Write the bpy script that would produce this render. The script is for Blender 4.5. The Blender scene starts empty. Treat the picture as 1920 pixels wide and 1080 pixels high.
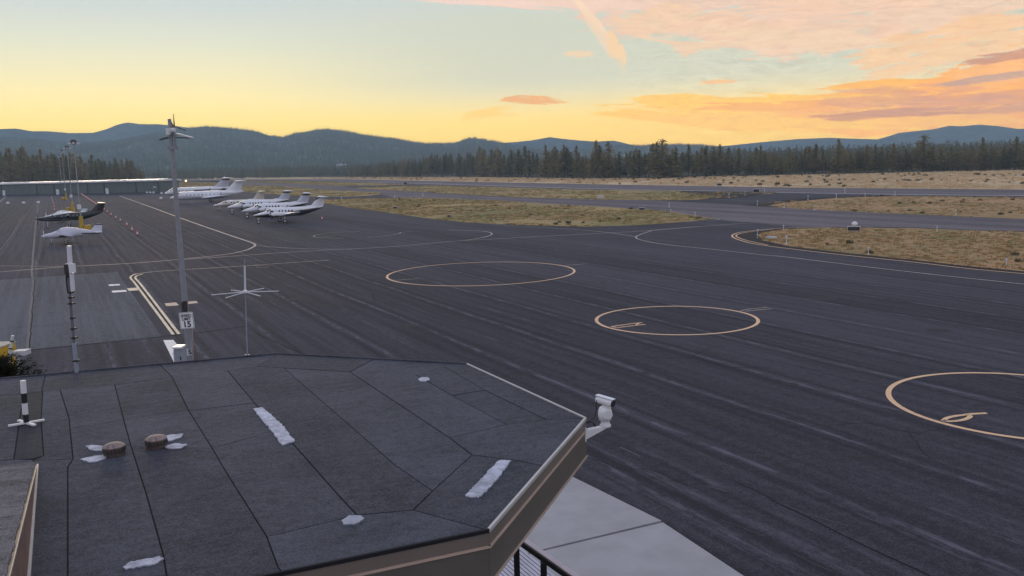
import bpy, bmesh, math, random
import numpy as np
from mathutils import Vector, Matrix, noise as mnoise
random.seed(7); rng = np.random.default_rng(7)
R = math.radians
sc = bpy.context.scene
COL = sc.collection

# ------------------------------------------------------------ camera
CAMH = 10.5
HZ_S = (0.16, 0.18, 0.22)        # light the haze itself adds
FPX = 1636.4                       # focal length in pixels of a 1920 wide picture
PITCH, ROLL = 0.142428, -0.027139
_cp, _sp = math.cos(PITCH), math.sin(PITCH)
_right = Vector((1, 0, 0)); _fwd = Vector((0, _cp, -_sp)); _up = Vector((0, _sp, _cp))
CA = math.cos(ROLL) * _right + math.sin(ROLL) * _up
CB = -math.sin(ROLL) * _right + math.cos(ROLL) * _up
CC = _fwd
camd = bpy.data.cameras.new('camera')
cam = bpy.data.objects.new('camera', camd); COL.objects.link(cam)
camd.sensor_width = 36; camd.lens = FPX / 1920 * 36
camd.clip_start = 0.1; camd.clip_end = 60000
M = Matrix.Identity(4)
for i in range(3):
    M[i][0] = CA[i]; M[i][1] = CB[i]; M[i][2] = -CC[i]
M[2][3] = CAMH
cam.matrix_world = M
sc.camera = cam

def ray(px, py):
    return (CA * ((px - 960) / FPX) + CB * (-(py - 540) / FPX) + CC)
def G(px, py, z=0.0):              # point of a survey ray on the level z
    d = ray(px, py); t = (CAMH - z) / -d.z
    return Vector((d.x * t, d.y * t, z))
def at(px, py, Y):                 # point of a survey ray at the distance Y
    d = ray(px, py); t = Y / d.y
    return Vector((d.x * t, Y, CAMH + d.z * t))
def azel(px, py):
    d = ray(px, py).normalized()
    return math.atan2(d.x, d.y), math.asin(d.z)

def lin(r, g, b):
    return tuple(((c / 255) / 12.92 if c / 255 <= 0.04045 else ((c / 255 + 0.055) / 1.055) ** 2.4) for c in (r, g, b))

# ------------------------------------------------------------ colour management
sc.view_settings.view_transform = 'Standard'
sc.view_settings.look = 'None'
sc.view_settings.exposure = 0.0
sc.view_settings.gamma = 1.0
sc.view_settings.use_curve_mapping = False
sc.render.engine = 'CYCLES'
sc.cycles.max_bounces = 6
sc.cycles.volume_bounces = 0
sc.cycles.use_denoising = True

# ------------------------------------------------------------ node helper
class NT:
    def __init__(s, nt): s.nt = nt
    def n(s, t, **kw):
        nd = s.nt.nodes.new(t)
        for k, v in kw.items(): setattr(nd, k, v)
        return nd
    def put(s, sock, v):
        if v is None: return
        if hasattr(v, 'is_output'): s.nt.links.new(v, sock)
        else:
            if isinstance(v, (tuple, list)) and sock.type == 'RGBA' and len(v) == 3: v = (*v, 1)
            sock.default_value = v
    def m(s, op, a, b=None, c=None, clamp=False):
        nd = s.n('ShaderNodeMath', operation=op, use_clamp=clamp)
        for i, v in enumerate((a, b, c)):
            if v is not None: s.put(nd.inputs[i], v)
        return nd.outputs[0]
    def vm(s, op, a, b=None):
        nd = s.n('ShaderNodeVectorMath', operation=op)
        s.put(nd.inputs[0], a)
        if b is not None: s.put(nd.inputs[1], b)
        return nd.outputs['Value'] if op in ('DOT_PRODUCT', 'LENGTH') else nd.outputs[0]
    def mix(s, f, a, b, t='MIX'):
        nd = s.n('ShaderNodeMix', data_type='RGBA', blend_type=t)
        s.put(nd.inputs[0], f); s.put(nd.inputs[6], a); s.put(nd.inputs[7], b)
        return nd.outputs[2]
    def ss(s, x, lo, hi, o0=0.0, o1=1.0):
        nd = s.n('ShaderNodeMapRange', interpolation_type='SMOOTHSTEP')
        s.put(nd.inputs[0], x); s.put(nd.inputs[1], lo); s.put(nd.inputs[2], hi); s.put(nd.inputs[3], o0); s.put(nd.inputs[4], o1)
        return nd.outputs[0]
    def noise(s, vec, scale, detail=4, rough=0.55, dist=0.0):
        nd = s.n('ShaderNodeTexNoise')
        s.put(nd.inputs['Vector'], vec); nd.inputs['Scale'].default_value = scale
        nd.inputs['Detail'].default_value = detail; nd.inputs['Roughness'].default_value = rough
        nd.inputs['Distortion'].default_value = dist
        return nd.outputs[0]
    def comb(s, x, y, z):
        nd = s.n('ShaderNodeCombineXYZ')
        for i, v in enumerate((x, y, z)): s.put(nd.inputs[i], v)
        return nd.outputs[0]
    def sep(s, v):
        nd = s.n('ShaderNodeSeparateXYZ'); s.put(nd.inputs[0], v); return nd.outputs

# ------------------------------------------------------------ sky
SUN_AZ, SUN_EL = R(-24), R(4.0)
W = bpy.data.worlds.new('World'); sc.world = W; W.use_nodes = True
W.node_tree.nodes.clear(); T = NT(W.node_tree)
tc = T.n('ShaderNodeTexCoord')
dirn = T.vm('NORMALIZE', tc.outputs['Generated'])
dx, dy, dz = T.sep(dirn)
az = T.m('ARCTAN2', dx, dy); el = T.m('ARCSINE', dz)
warp = T.noise(T.comb(T.m('MULTIPLY', az, 6), T.m('MULTIPLY', el, 18), 0.0), 1.0, 5, 0.6)
ramp = T.n('ShaderNodeValToRGB')
T.put(ramp.inputs[0], T.m('DIVIDE', el, R(90), clamp=True))
cr = ramp.color_ramp
stops = [(0, (252, 210, 108)), (2.6, (254, 222, 128)), (4.4, (253, 232, 165)), (6.0, (240, 229, 186)), (7.6, (224, 224, 200)), (9.4, (209, 215, 208)), (11.5, (196, 207, 213)),
         (16, (200, 212, 218)), (28, (200, 206, 224)), (50, (194, 200, 226)), (90, (186, 192, 224))]
while len(cr.elements) < len(stops): cr.elements.new(0.5)
for e, (p, c) in zip(cr.elements, stops):
    e.position = p / 90; e.color = (*lin(*c), 1)
# the glow is yellow round the sunrise and more orange away from it
away = T.ss(az, R(-20), R(30))
low = T.ss(el, R(9), R(0.5))
col = T.mix(T.m('MULTIPLY', T.m('MULTIPLY', away, low), 0.55), ramp.outputs[0], lin(252, 194, 112))
mid = T.m('MULTIPLY', T.ss(el, R(2.6), R(5.6)), T.ss(el, R(12), R(8)))
col = T.mix(T.m('MULTIPLY', T.m('MULTIPLY', T.ss(az, R(-20), R(2)), mid), 0.85), col, lin(206, 207, 188))
# at the back of the observer the low sky is a dull mauve instead of a glow
back = T.ss(dy, 0.25, -0.5)
col = T.mix(T.m('MULTIPLY', back, T.ss(el, R(40), R(2))), col, lin(214, 204, 216))

def patch(px, py, rw, rh, tilt=0.0, edge=0.55, amp=1.0, nsc=1.0, seed=0.0, strx=20, stry=110):
    """soft cloud bank round a direction; half sizes in survey pixels"""
    a0, e0 = azel(px, py)
    k = 1 / FPX
    u = T.m('SUBTRACT', az, a0); v = T.m('SUBTRACT', el, e0)
    ct, st = math.cos(R(tilt)), math.sin(R(tilt))
    p = T.m('ADD', T.m('MULTIPLY', u, ct / (rw * k)), T.m('MULTIPLY', v, st / (rw * k)))
    q = T.m('ADD', T.m('MULTIPLY', u, -st / (rh * k)), T.m('MULTIPLY', v, ct / (rh * k)))
    r2 = T.m('ADD', T.m('MULTIPLY', p, p), T.m('MULTIPLY', q, q))
    ul = T.m('ADD', T.m('MULTIPLY', u, ct), T.m('MULTIPLY', v, st)); vl = T.m('ADD', T.m('MULTIPLY', u, -st), T.m('MULTIPLY', v, ct))
    nz = T.noise(T.comb(T.m('MULTIPLY', ul, strx), T.m('MULTIPLY', vl, stry), seed), nsc, 8, 0.68, 0.6)
    f = T.m('ADD', T.m('SUBTRACT', 1.3, r2), T.m('MULTIPLY', T.m('SUBTRACT', nz, 0.5), 8.5 * amp))
    return T.ss(f, 0.0, edge)
def layer(col, mask, c, op=1.0):
    return T.mix(T.m('MULTIPLY', mask, op), col, lin(*c))
# high thin veil, pink, with ragged streaky lower edges
def veil(px, py, rw, rh, tilt, sx, sy, seed, c, op, edge=0.75, amp=0.9):
    global col
    col = layer(col, patch(px, py, rw, rh, tilt, edge, amp, 1.0, seed, sx, sy), c, op)
veil(1390, 8, 290, 60, -7, 12, 46, 1.3, (238, 200, 176), 0.85)
veil(1300, 50, 130, 36, -8, 14, 70, 41.3, (243, 204, 168), 0.8)
veil(1720, 12, 300, 58, 3, 12, 60, 8.3, (242, 202, 172), 0.85)
veil(1800, 84, 150, 34, 8, 14, 80, 28.3, (247, 200, 152), 0.85)
veil(1500, 70, 150, 22, -4, 14, 70, 48.3, (240, 206, 172), 0.75)
veil(1020, -4, 210, 17, -5, 12, 110, 2.1, (242, 208, 188), 0.9, 0.6)
veil(880, 2, 150, 7, -4, 10, 150, 3.9, (244, 212, 196), 0.8, 0.8, 0.4)
veil(1112, 36, 66, 6, -48, 24, 70, 4.4, (250, 218, 188), 1.0, 0.6, 0.6)
veil(1128, 62, 60, 12, -55, 26, 60, 44.4, (243, 210, 178), 0.7, 0.9, 1.0)
veil(1158, 98, 40, 11, -66, 30, 60, 6.4, (247, 208, 162), 0.95, 0.7, 0.8)
veil(1088, 100, 30, 6, 0, 30, 120, 5.4, (245, 210, 168), 0.75, 0.9, 0.5)
# low bank on the right: orange body, bright yellow fringes, mauve cores
veil(1560, 214, 350, 30, -3, 12, 110, 11.1, (255, 198, 92), 1.0, 0.4, 0.5)
veil(1320, 194, 125, 13, -6, 16, 120, 31.1, (255, 202, 104), 0.95, 0.4, 0.5)
veil(1740, 200, 210, 42, 0, 12, 100, 12.1, (254, 186, 96), 1.0, 0.4, 0.7)
veil(1905, 190, 150, 62, 0, 12, 90, 18.1, (253, 178, 98), 1.0, 0.4, 0.8)
veil(1905, 122, 80, 26, 10, 16, 90, 14.1, (251, 184, 116), 0.95, 0.4, 0.7)
veil(1450, 199, 150, 8, -3, 16, 150, 15.1, (244, 174, 104), 0.8, 0.5, 1.1)
veil(1600, 232, 210, 9, -3, 14, 140, 35.1, (255, 200, 84), 1.0, 0.5, 0.9)
veil(1720, 180, 150, 14, 0, 15, 130, 16.1, (214, 158, 126), 0.65, 0.5, 1.4)
veil(1850, 196, 150, 16, 0, 15, 130, 17.1, (206, 152, 128), 0.65, 0.5, 1.4)
veil(1640, 216, 110, 8, 0, 16, 150, 19.1, (206, 148, 116), 0.85, 0.5, 0.9)
veil(1800, 226, 150, 8, -2, 15, 150, 36.1, (255, 190, 96), 0.8, 0.5, 0.9)
veil(1885, 106, 66, 7, 4, 18, 130, 20.1, (204, 148, 122), 0.85, 0.6, 0.9)
veil(1835, 150, 72, 6, 4, 18, 140, 21.1, (196, 160, 142), 0.85, 0.6, 0.8)
# small ones in the middle
veil(1002, 188, 48, 8, -4, 24, 120, 22.1, (240, 172, 108), 0.9, 0.6, 0.8)
veil(912, 211, 46, 9, 10, 24, 120, 23.1, (253, 206, 116), 0.8, 0.8, 0.8)
veil(935, 216, 34, 2.5, 0, 24, 120, 25.1, (253, 206, 120), 0.8, 0.8, 0.5)
veil(1348, 153, 34, 3.5, 0, 24, 120, 24.1, (252, 194, 132), 0.85, 0.8, 0.6)
fib = T.noise(T.comb(T.m('MULTIPLY', az, 34), T.m('MULTIPLY', T.m('ADD', el, T.m('MULTIPLY', warp, 0.05)), 260), 2.0), 1.0, 6, 0.7, 0.5)
cmask = T.m('MULTIPLY', T.ss(az, R(3), R(12)), T.ss(el, R(15), R(12)))
fb = T.m('ADD', 1.0, T.m('MULTIPLY', T.m('MULTIPLY', T.m('SUBTRACT', fib, 0.5), 0.6), cmask))
col = T.mix(1.0, col, T.comb(fb, fb, fb), 'MULTIPLY')
# physical sky under it, for the part of the light the dusk atmosphere gives
sky = T.n('ShaderNodeTexSky', sky_type='NISHITA', sun_disc=False)
sky.sun_elevation = SUN_EL; sky.sun_rotation = SUN_AZ
sky.air_density = 1.0; sky.dust_density = 1.0
# the low sky is seen through kilometres of haze, so it is this much stronger beyond it
HZ_D, HZ_TOP, HZ_FAR = 2.2e-4, 256.0, 5200.0
Lp = T.m('MINIMUM', T.ss(dy, -0.1, 0.35, 700.0, HZ_FAR), T.m('DIVIDE', HZ_TOP - CAMH, T.m('MAXIMUM', T.m('SINE', T.m('ABSOLUTE', el)), 0.005)))
inv = T.m('POWER', math.e, T.m('MULTIPLY', Lp, HZ_D))
col = T.vm('SUBTRACT', T.mix(1.0, col, T.comb(inv, inv, inv), 'MULTIPLY'), T.mix(1.0, T.comb(T.m('SUBTRACT', inv, 1.0), T.m('SUBTRACT', inv, 1.0), T.m('SUBTRACT', inv, 1.0)), HZ_S, 'MULTIPLY'))
col = T.vm('MAXIMUM', col, (0.0, 0.0, 0.0))
tot = T.mix(1.0, col, T.mix(1.0, sky.outputs[0], (0.001, 0.001, 0.001), 'MULTIPLY'), 'ADD')
bg = T.n('ShaderNodeBackground'); T.put(bg.inputs[0], tot); bg.inputs[1].default_value = 1.0
wo = T.n('ShaderNodeOutputWorld'); T.nt.links.new(bg.outputs[0], wo.inputs[0])
W.cycles.sampling_method = 'MANUAL'; W.cycles.sample_map_resolution = 512

# ------------------------------------------------------------ sun (still behind thin cloud at the ridge)
sl = bpy.data.lights.new('sun', 'SUN'); sl.energy = 0.7; sl.angle = R(14); sl.color = (1.0, 0.74, 0.46)
so = bpy.data.objects.new('sun', sl); COL.objects.link(so)
sdir = Vector((math.sin(SUN_AZ) * math.cos(SUN_EL + R(3)), math.cos(SUN_AZ) * math.cos(SUN_EL + R(3)), math.sin(SUN_EL + R(3))))
so.rotation_euler = sdir.to_track_quat('Z', 'Y').to_euler()
so.location = (0, 0, 60)

# ------------------------------------------------------------ tags
def tag(o, label=None, cat=None, group=None, kind=None):
    if label: o['label'] = label
    if cat: o['category'] = cat
    if group: o['group'] = group
    if kind: o['kind'] = kind
    return o
def empty(name, loc, rz=0.0, scale=1.0):
    o = bpy.data.objects.new(name, None); o.empty_display_size = 0.3
    o.location = loc; o.rotation_euler = (0, 0, rz); o.scale = (scale,) * 3
    COL.objects.link(o); return o

# ------------------------------------------------------------ materials
def newmat(name):
    m = bpy.data.materials.new(name); m.use_nodes = True; m.node_tree.nodes.clear()
    t = NT(m.node_tree)
    p = t.n('ShaderNodeBsdfPrincipled'); o = t.n('ShaderNodeOutputMaterial')
    t.nt.links.new(p.outputs[0], o.inputs[0])
    return m, t, p
def objco(t):
    return t.n('ShaderNodeTexCoord').outputs['Object']
def worldco(t):
    return t.n('ShaderNodeNewGeometry').outputs['Position']
def bump(t, p, h, strength=0.3, dist=0.02):
    b = t.n('ShaderNodeBump'); b.inputs['Strength'].default_value = strength; b.inputs['Distance'].default_value = dist
    t.put(b.inputs['Height'], h); t.nt.links.new(b.outputs[0], p.inputs['Normal'])
MATS = {}
def mat(name, c, rough=0.6, var=0.15, scale=6.0, metal=0.0, bmp=0.0, spec=0.5):
    if name in MATS: return MATS[name]
    m, t, p = newmat(name)
    co = objco(t)
    n = t.noise(co, scale, 5, 0.6)
    n2 = t.noise(co, scale * 0.17, 3, 0.6)
    f = t.m('ADD', t.m('MULTIPLY', n, 0.6), t.m('MULTIPLY', n2, 0.4))
    d = tuple(x * (1 - var) for x in c); l = tuple(min(1, x * (1 + var)) for x in c)
    t.put(p.inputs['Base Color'], t.mix(t.ss(f, 0.3, 0.7), d, l))
    p.inputs['Roughness'].default_value = rough; p.inputs['Metallic'].default_value = metal
    p.inputs['Specular IOR Level'].default_value = spec
    if bmp: bump(t, p, n, bmp, 0.01)
    MATS[name] = m; return m
def emat(name, c, s):
    m, t, p = newmat(name)
    p.inputs['Emission Color'].default_value = (*c, 1); p.inputs['Emission Strength'].default_value = s
    p.inputs['Base Color'].default_value = (*c, 1)
    return m

# ------------------------------------------------------------ mesh builder
class MB:
    def __init__(s): s.v = []; s.f = []
    def add(s, vs, fs):
        o = len(s.v); s.v += [tuple(x) for x in vs]; s.f += [tuple(i + o for i in f) for f in fs]; return s
    def box(s, c, size, rz=0.0, mtx=None):
        hx, hy, hz = (k / 2 for k in size); vs = []
        for z in (-hz, hz):
            for x, y in ((-hx, -hy), (hx, -hy), (hx, hy), (-hx, hy)):
                p = Vector((x, y, z))
                if mtx: p = mtx @ p
                elif rz: p = Vector((x * math.cos(rz) - y * math.sin(rz), x * math.sin(rz) + y * math.cos(rz), z))
                vs.append(Vector(c) + p)
        return s.add(vs, [(3, 2, 1, 0), (4, 5, 6, 7), (0, 1, 5, 4), (1, 2, 6, 5), (2, 3, 7, 6), (3, 0, 4, 7)])
    def beam(s, a, b, w, h):
        a, b = Vector(a), Vector(b); d = (b - a); L = d.length; q = d.to_track_quat('X', 'Z').to_matrix()
        return s.box((a + b) / 2, (L, w, h), mtx=q)
    def tube(s, a, b, r0, r1=None, n=12, cap=True):
        r1 = r0 if r1 is None else r1
        a, b = Vector(a), Vector(b); q = (b - a).to_track_quat('Z', 'Y').to_matrix(); vs = []
        for P, r in ((a, r0), (b, r1)):
            for i in range(n):
                t = 2 * math.pi * i / n; vs.append(P + q @ Vector((r * math.cos(t), r * math.sin(t), 0)))
        fs = [(i, (i + 1) % n, n + (i + 1) % n, n + i) for i in range(n)]
        if cap: fs += [tuple(range(n - 1, -1, -1)), tuple(range(n, 2 * n))]
        return s.add(vs, fs)
    def path(s, pts, r, n=8):
        for a, b in zip(pts[:-1], pts[1:]): s.tube(a, b, r, r, n)
        return s
    def rings(s, rs, closed=True, caps=True):
        n = len(rs[0]); vs = [p for r in rs for p in r]; fs = []
        for k in range(len(rs) - 1):
            for i in range(n if closed else n - 1):
                j = (i + 1) % n
                fs.append((k * n + i, k * n + j, (k + 1) * n + j, (k + 1) * n + i))
        if caps: fs += [tuple(range(n - 1, -1, -1)), tuple(range((len(rs) - 1) * n, len(rs) * n))]
        return s.add(vs, fs)
    def lathe(s, prof, n=16, c=(0, 0, 0)):
        return s.rings([[(c[0] + r * math.cos(2 * math.pi * i / n), c[1] + r * math.sin(2 * math.pi * i / n), c[2] + z) for i in range(n)] for r, z in prof])
    def prism(s, poly, z0, z1):
        n = len(poly); vs = [(p[0], p[1], z0) for p in poly] + [(p[0], p[1], z1) for p in poly]
        fs = [(i, (i + 1) % n, n + (i + 1) % n, n + i) for i in range(n)] + [tuple(range(n - 1, -1, -1)), tuple(range(n, 2 * n))]
        return s.add(vs, fs)
    def build(s, name, m, parent=None, smooth=False, loc=None, fix=True):
        me = bpy.data.meshes.new(name); me.from_pydata(s.v, [], s.f)
        if fix:
            bm = bmesh.new(); bm.from_mesh(me); bmesh.ops.recalc_face_normals(bm, faces=bm.faces); bm.to_mesh(me); bm.free()
        me.materials.append(m)
        if smooth:
            me.shade_smooth()
            me.set_sharp_from_angle(angle=R(40))
        o = bpy.data.objects.new(name, me); COL.objects.link(o)
        if parent: o.parent = parent
        if loc is not None: o.location = loc
        return o
def ccw(poly):
    a = sum(p[0] * q[1] - q[0] * p[1] for p, q in zip(poly, poly[1:] + poly[:1]))
    return poly if a > 0 else poly[::-1]
def sheet(name, poly, z, m, parent=None, kind=None):
    poly = ccw([tuple(p) for p in poly])
    bm = bmesh.new(); vs = [bm.verts.new((p[0], p[1], z)) for p in poly]; f = bm.faces.new(vs)
    bmesh.ops.triangulate(bm, faces=[f]); bm.normal_update()
    me = bpy.data.meshes.new(name); bm.to_mesh(me); bm.free(); me.materials.append(m)
    o = bpy.data.objects.new(name, me); COL.objects.link(o)
    if parent: o.parent = parent
    if kind: tag(o, kind=kind)
    return o
def gp(pts, z=0.0): return [G(x, y, z) for x, y in pts]
def smooth_line(pts, k=6):
    P = [Vector(p) for p in pts]
    if len(P) < 3: return P
    out = []
    for i in range(len(P) - 1):
        p0 = P[max(i - 1, 0)]; p1 = P[i]; p2 = P[i + 1]; p3 = P[min(i + 2, len(P) - 1)]
        for j in range(k):
            t = j / k
            out.append(0.5 * ((2 * p1) + (-p0 + p2) * t + (2 * p0 - 5 * p1 + 4 * p2 - p3) * t * t + (-p0 + 3 * p1 - 3 * p2 + p3) * t ** 3))
    out.append(P[-1]); return out
def stripe(name, pts, w, z, m, parent=None, smooth=True, kind='structure', sm=6):
    P = smooth_line(pts, sm) if smooth else [Vector(p) for p in pts]
    vs, fs = [], []
    for i, p in enumerate(P):
        a = P[max(i - 1, 0)]; b = P[min(i + 1, len(P) - 1)]; d = Vector((b.x - a.x, b.y - a.y)).normalized()
        n = Vector((-d.y, d.x)) * w / 2
        vs += [(p.x + n.x, p.y + n.y, z), (p.x - n.x, p.y - n.y, z)]
    for i in range(len(P) - 1): fs.append((2 * i, 2 * i + 1, 2 * i + 3, 2 * i + 2))
    o = MB().add(vs, fs).build(name, m, parent, fix=False)
    if o.data.polygons and o.data.polygons[0].normal.z < 0: o.data.flip_normals()
    if kind and not parent: tag(o, kind=kind)
    return o
def ring(name, c, r, w, z, m, n=96, a0=0, a1=360):
    k = int(n * (a1 - a0) / 360); vs = []
    for i in range(k + 1):
        t = R(a0 + (a1 - a0) * i / k)
        for q in (r - w / 2, r + w / 2): vs.append((c[0] + q * math.cos(t), c[1] + q * math.sin(t), z))
    fs = [(2 * i, 2 * i + 1, 2 * i + 3, 2 * i + 2) for i in range(k)]
    o = MB().add(vs, fs).build(name, m, None, fix=False)
    if o.data.polygons[0].normal.z < 0: o.data.flip_normals()
    return tag(o, kind='structure')
def copy_tree(o, parent=None):
    c = o.copy(); COL.objects.link(c); c.parent = parent
    for ch in list(o.children): copy_tree(ch, c)
    return c

# pieces kept out of the scene, only used through instancing
def lib_collection(name, objs):
    c = bpy.data.collections.new(name)
    for o in objs:
        for k in list(o.users_collection): k.objects.unlink(o)
        c.objects.link(o)
    return c
def scatter(name, coll, pts, scales, label, tilt=0.0):
    me = bpy.data.meshes.new(name); me.vertices.add(len(pts)); me.vertices.foreach_set('co', np.asarray(pts, dtype=np.float32).ravel())
    at_ = me.attributes.new('size', 'FLOAT', 'POINT'); at_.data.foreach_set('value', np.asarray(scales, dtype=np.float32))
    o = bpy.data.objects.new(name, me); COL.objects.link(o)
    g = bpy.data.node_groups.new(name, 'GeometryNodeTree')
    g.interface.new_socket('Geometry', in_out='INPUT', socket_type='NodeSocketGeometry')
    g.interface.new_socket('Geometry', in_out='OUTPUT', socket_type='NodeSocketGeometry')
    N, L = g.nodes, g.links
    gi = N.new('NodeGroupInput'); go = N.new('NodeGroupOutput')
    ci = N.new('GeometryNodeCollectionInfo'); ci.inputs['Collection'].default_value = coll
    ci.inputs['Separate Children'].default_value = True; ci.inputs['Reset Children'].default_value = True
    ip = N.new('GeometryNodeInstanceOnPoints'); ip.inputs['Pick Instance'].default_value = True
    rv = N.new('FunctionNodeRandomValue'); rv.data_type = 'FLOAT_VECTOR'
    rv.inputs[0].default_value = (-tilt, -tilt, 0); rv.inputs[1].default_value = (tilt, tilt, 6.283)
    na = N.new('GeometryNodeInputNamedAttribute'); na.data_type = 'FLOAT'; na.inputs[0].default_value = 'size'
    L.new(gi.outputs[0], ip.inputs['Points']); L.new(ci.outputs[0], ip.inputs['Instance'])
    L.new(rv.outputs[0], ip.inputs['Rotation']); L.new(na.outputs[0], ip.inputs['Scale'])
    L.new(ip.outputs[0], go.inputs[0])
    md = o.modifiers.new('scatter', 'NODES'); md.node_group = g
    return tag(o, label=label, kind='stuff')
def in_poly(P, poly):
    x, y = P[:, 0], P[:, 1]; ins = np.zeros(len(P), bool); n = len(poly)
    for i in range(n):
        x1, y1 = poly[i][0], poly[i][1]; x2, y2 = poly[(i + 1) % n][0], poly[(i + 1) % n][1]
        c = ((y1 > y) != (y2 > y)); xi = (x2 - x1) * (y - y1) / ((y2 - y1) + 1e-12) + x1
        ins ^= c & (x < xi)
    return ins
def sample(poly, dens):
    a = np.array([(p[0], p[1]) for p in poly]); lo, hi = a.min(0), a.max(0)
    n = int(dens * (hi - lo).prod()); P = lo + rng.random((n, 2)) * (hi - lo)
    return P[in_poly(P, a)]

# ============================================================ SETTING
LANE = R(-27.4)                       # bearing of the paving lanes
LU = Vector((math.sin(LANE), math.cos(LANE), 0)); LW = Vector((math.cos(LANE), -math.sin(LANE), 0))

def asphalt(name, base, seam_amt=1.0, lanes=True, seamcol=None):
    m, t, p = newmat(name)
    co = worldco(t)
    u = t.vm('DOT_PRODUCT', co, tuple(LU)); v = t.vm('DOT_PRODUCT', co, tuple(LW))
    big = t.noise(t.comb(t.m('MULTIPLY', u, 0.02), t.m('MULTIPLY', v, 0.05), 0.0), 1.0, 5, 0.6)
    streak = t.noise(t.comb(t.m('MULTIPLY', u, 0.05), t.m('MULTIPLY', v, 1.6), 3.0), 1.0, 5, 0.65)
    fine = t.noise(co, 9.0, 4, 0.7); mot = t.noise(co, 2.6, 6, 0.78)
    grit = t.noise(co, 60.0, 2, 0.7); agg = t.noise(co, 17.0, 2, 0.85); blot = t.noise(co, 0.35, 4, 0.7, 1.0)
    val = t.m('ADD', t.m('MULTIPLY', t.m('SUBTRACT', big, 0.5), 0.9), t.m('MULTIPLY', t.m('SUBTRACT', streak, 0.5), 1.3))
    val = t.m('ADD', val, t.m('MULTIPLY', t.m('SUBTRACT', fine, 0.5), 1.1)); val = t.m('ADD', val, t.m('MULTIPLY', t.m('SUBTRACT', mot, 0.5), 1.3))
    val = t.m('ADD', val, t.m('ADD', t.m('MULTIPLY', t.m('SUBTRACT', grit, 0.5), 1.2), t.m('MULTIPLY', t.m('SUBTRACT', agg, 0.5), 1.9)))
    val = t.m('SUBTRACT', val, t.ss(blot, 0.63, 0.72, 0.0, 0.22))
    if lanes:
        wob = t.noise(t.comb(t.m('MULTIPLY', u, 0.06), t.m('MULTIPLY', v, 0.2), 7.0), 1.0, 3, 0.5)
        vv = t.m('DIVIDE', t.m('ADD', t.m('SUBTRACT', v, 29.85), t.m('MULTIPLY', t.m('SUBTRACT', wob, 0.5), 0.7)), 4.62)
        idx = t.m('FLOOR', vv); fr = t.m('SUBTRACT', vv, idx)
        wn = t.n('ShaderNodeTexWhiteNoise', noise_dimensions='1D'); t.put(wn.inputs[1], idx)
        val = t.m('ADD', val, t.m('MULTIPLY', t.m('SUBTRACT', wn.outputs[0], 0.5), 0.3))
        dist = t.m('MULTIPLY', t.m('MINIMUM', fr, t.m('SUBTRACT', 1.0, fr)), 4.62)
        # second family of fainter lines in the middle of a lane (screed edge)
        dist2 = t.m('MULTIPLY', t.m('ABSOLUTE', t.m('SUBTRACT', fr, 0.47)), 4.62)
        rag = t.noise(t.comb(t.m('MULTIPLY', u, 0.55), t.m('MULTIPLY', v, 2.5), 1.0), 1.0, 4, 0.7)
        rag2 = t.noise(t.comb(t.m('MULTIPLY', u, 0.05), t.m('MULTIPLY', v, 0.12), 9.0), 1.0, 2, 0.6)
        s1 = t.m('MULTIPLY', t.ss(dist, 0.22, 0.03), t.ss(rag, 0.40, 0.66))
        s2 = t.m('MULTIPLY', t.m('MULTIPLY', t.ss(dist2, 0.3, 0.05), t.ss(rag, 0.45, 0.7)), t.ss(rag2, 0.45, 0.6, 0.0, 0.6))
        st3 = t.noise(t.comb(t.m('MULTIPLY', u, 0.035), t.m('MULTIPLY', v, 1.15), 5.0), 1.0, 5, 0.7)
        rag3 = t.noise(t.comb(t.m('MULTIPLY', u, 1.3), t.m('MULTIPLY', v, 5.0), 1.0), 1.0, 3, 0.7)
        s3 = t.m('MULTIPLY', t.m('MULTIPLY', t.ss(st3, 0.56, 0.66), t.ss(rag3, 0.35, 0.65)), 0.5)
        lightw = t.m('MULTIPLY', t.m('MAXIMUM', t.m('MAXIMUM', s1, s2), s3), seam_amt, clamp=True)
        darks = t.m('MULTIPLY', t.ss(t.m('ABSOLUTE', t.m('SUBTRACT', dist, 0.5)), 0.35, 0.0), 0.25 * seam_amt)
        val = t.m('SUBTRACT', val, darks)
    d = tuple(x * 0.52 for x in base); l = tuple(min(1, x * 1.45) for x in base)
    c = t.mix(t.ss(val, -0.5, 0.5), d, l)
    if lanes:
        sc_ = seamcol or tuple(x * 2.6 for x in base)
        c = t.mix(t.m('MULTIPLY', lightw, 0.8), c, sc_)
    t.put(p.inputs['Base Color'], c)
    t.put(p.inputs['Roughness'], t.ss(big, 0.3, 0.7, 0.86, 0.96)); p.inputs['Specular IOR Level'].default_value = 0.10
    bump(t, p, t.m('ADD', fine, grit), 0.25, 0.01)
    return m
A_APRON = asphalt('apron_asphalt', (0.060, 0.057, 0.069))
A_TAXI = asphalt('taxiway_asphalt', (0.150, 0.130, 0.137), 0.5)
A_PAD = asphalt('concrete_pad', (0.100, 0.104, 0.115), 0.15)
A_DARK = asphalt('shoulder_asphalt', (0.038, 0.034, 0.034), 0.2)

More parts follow.
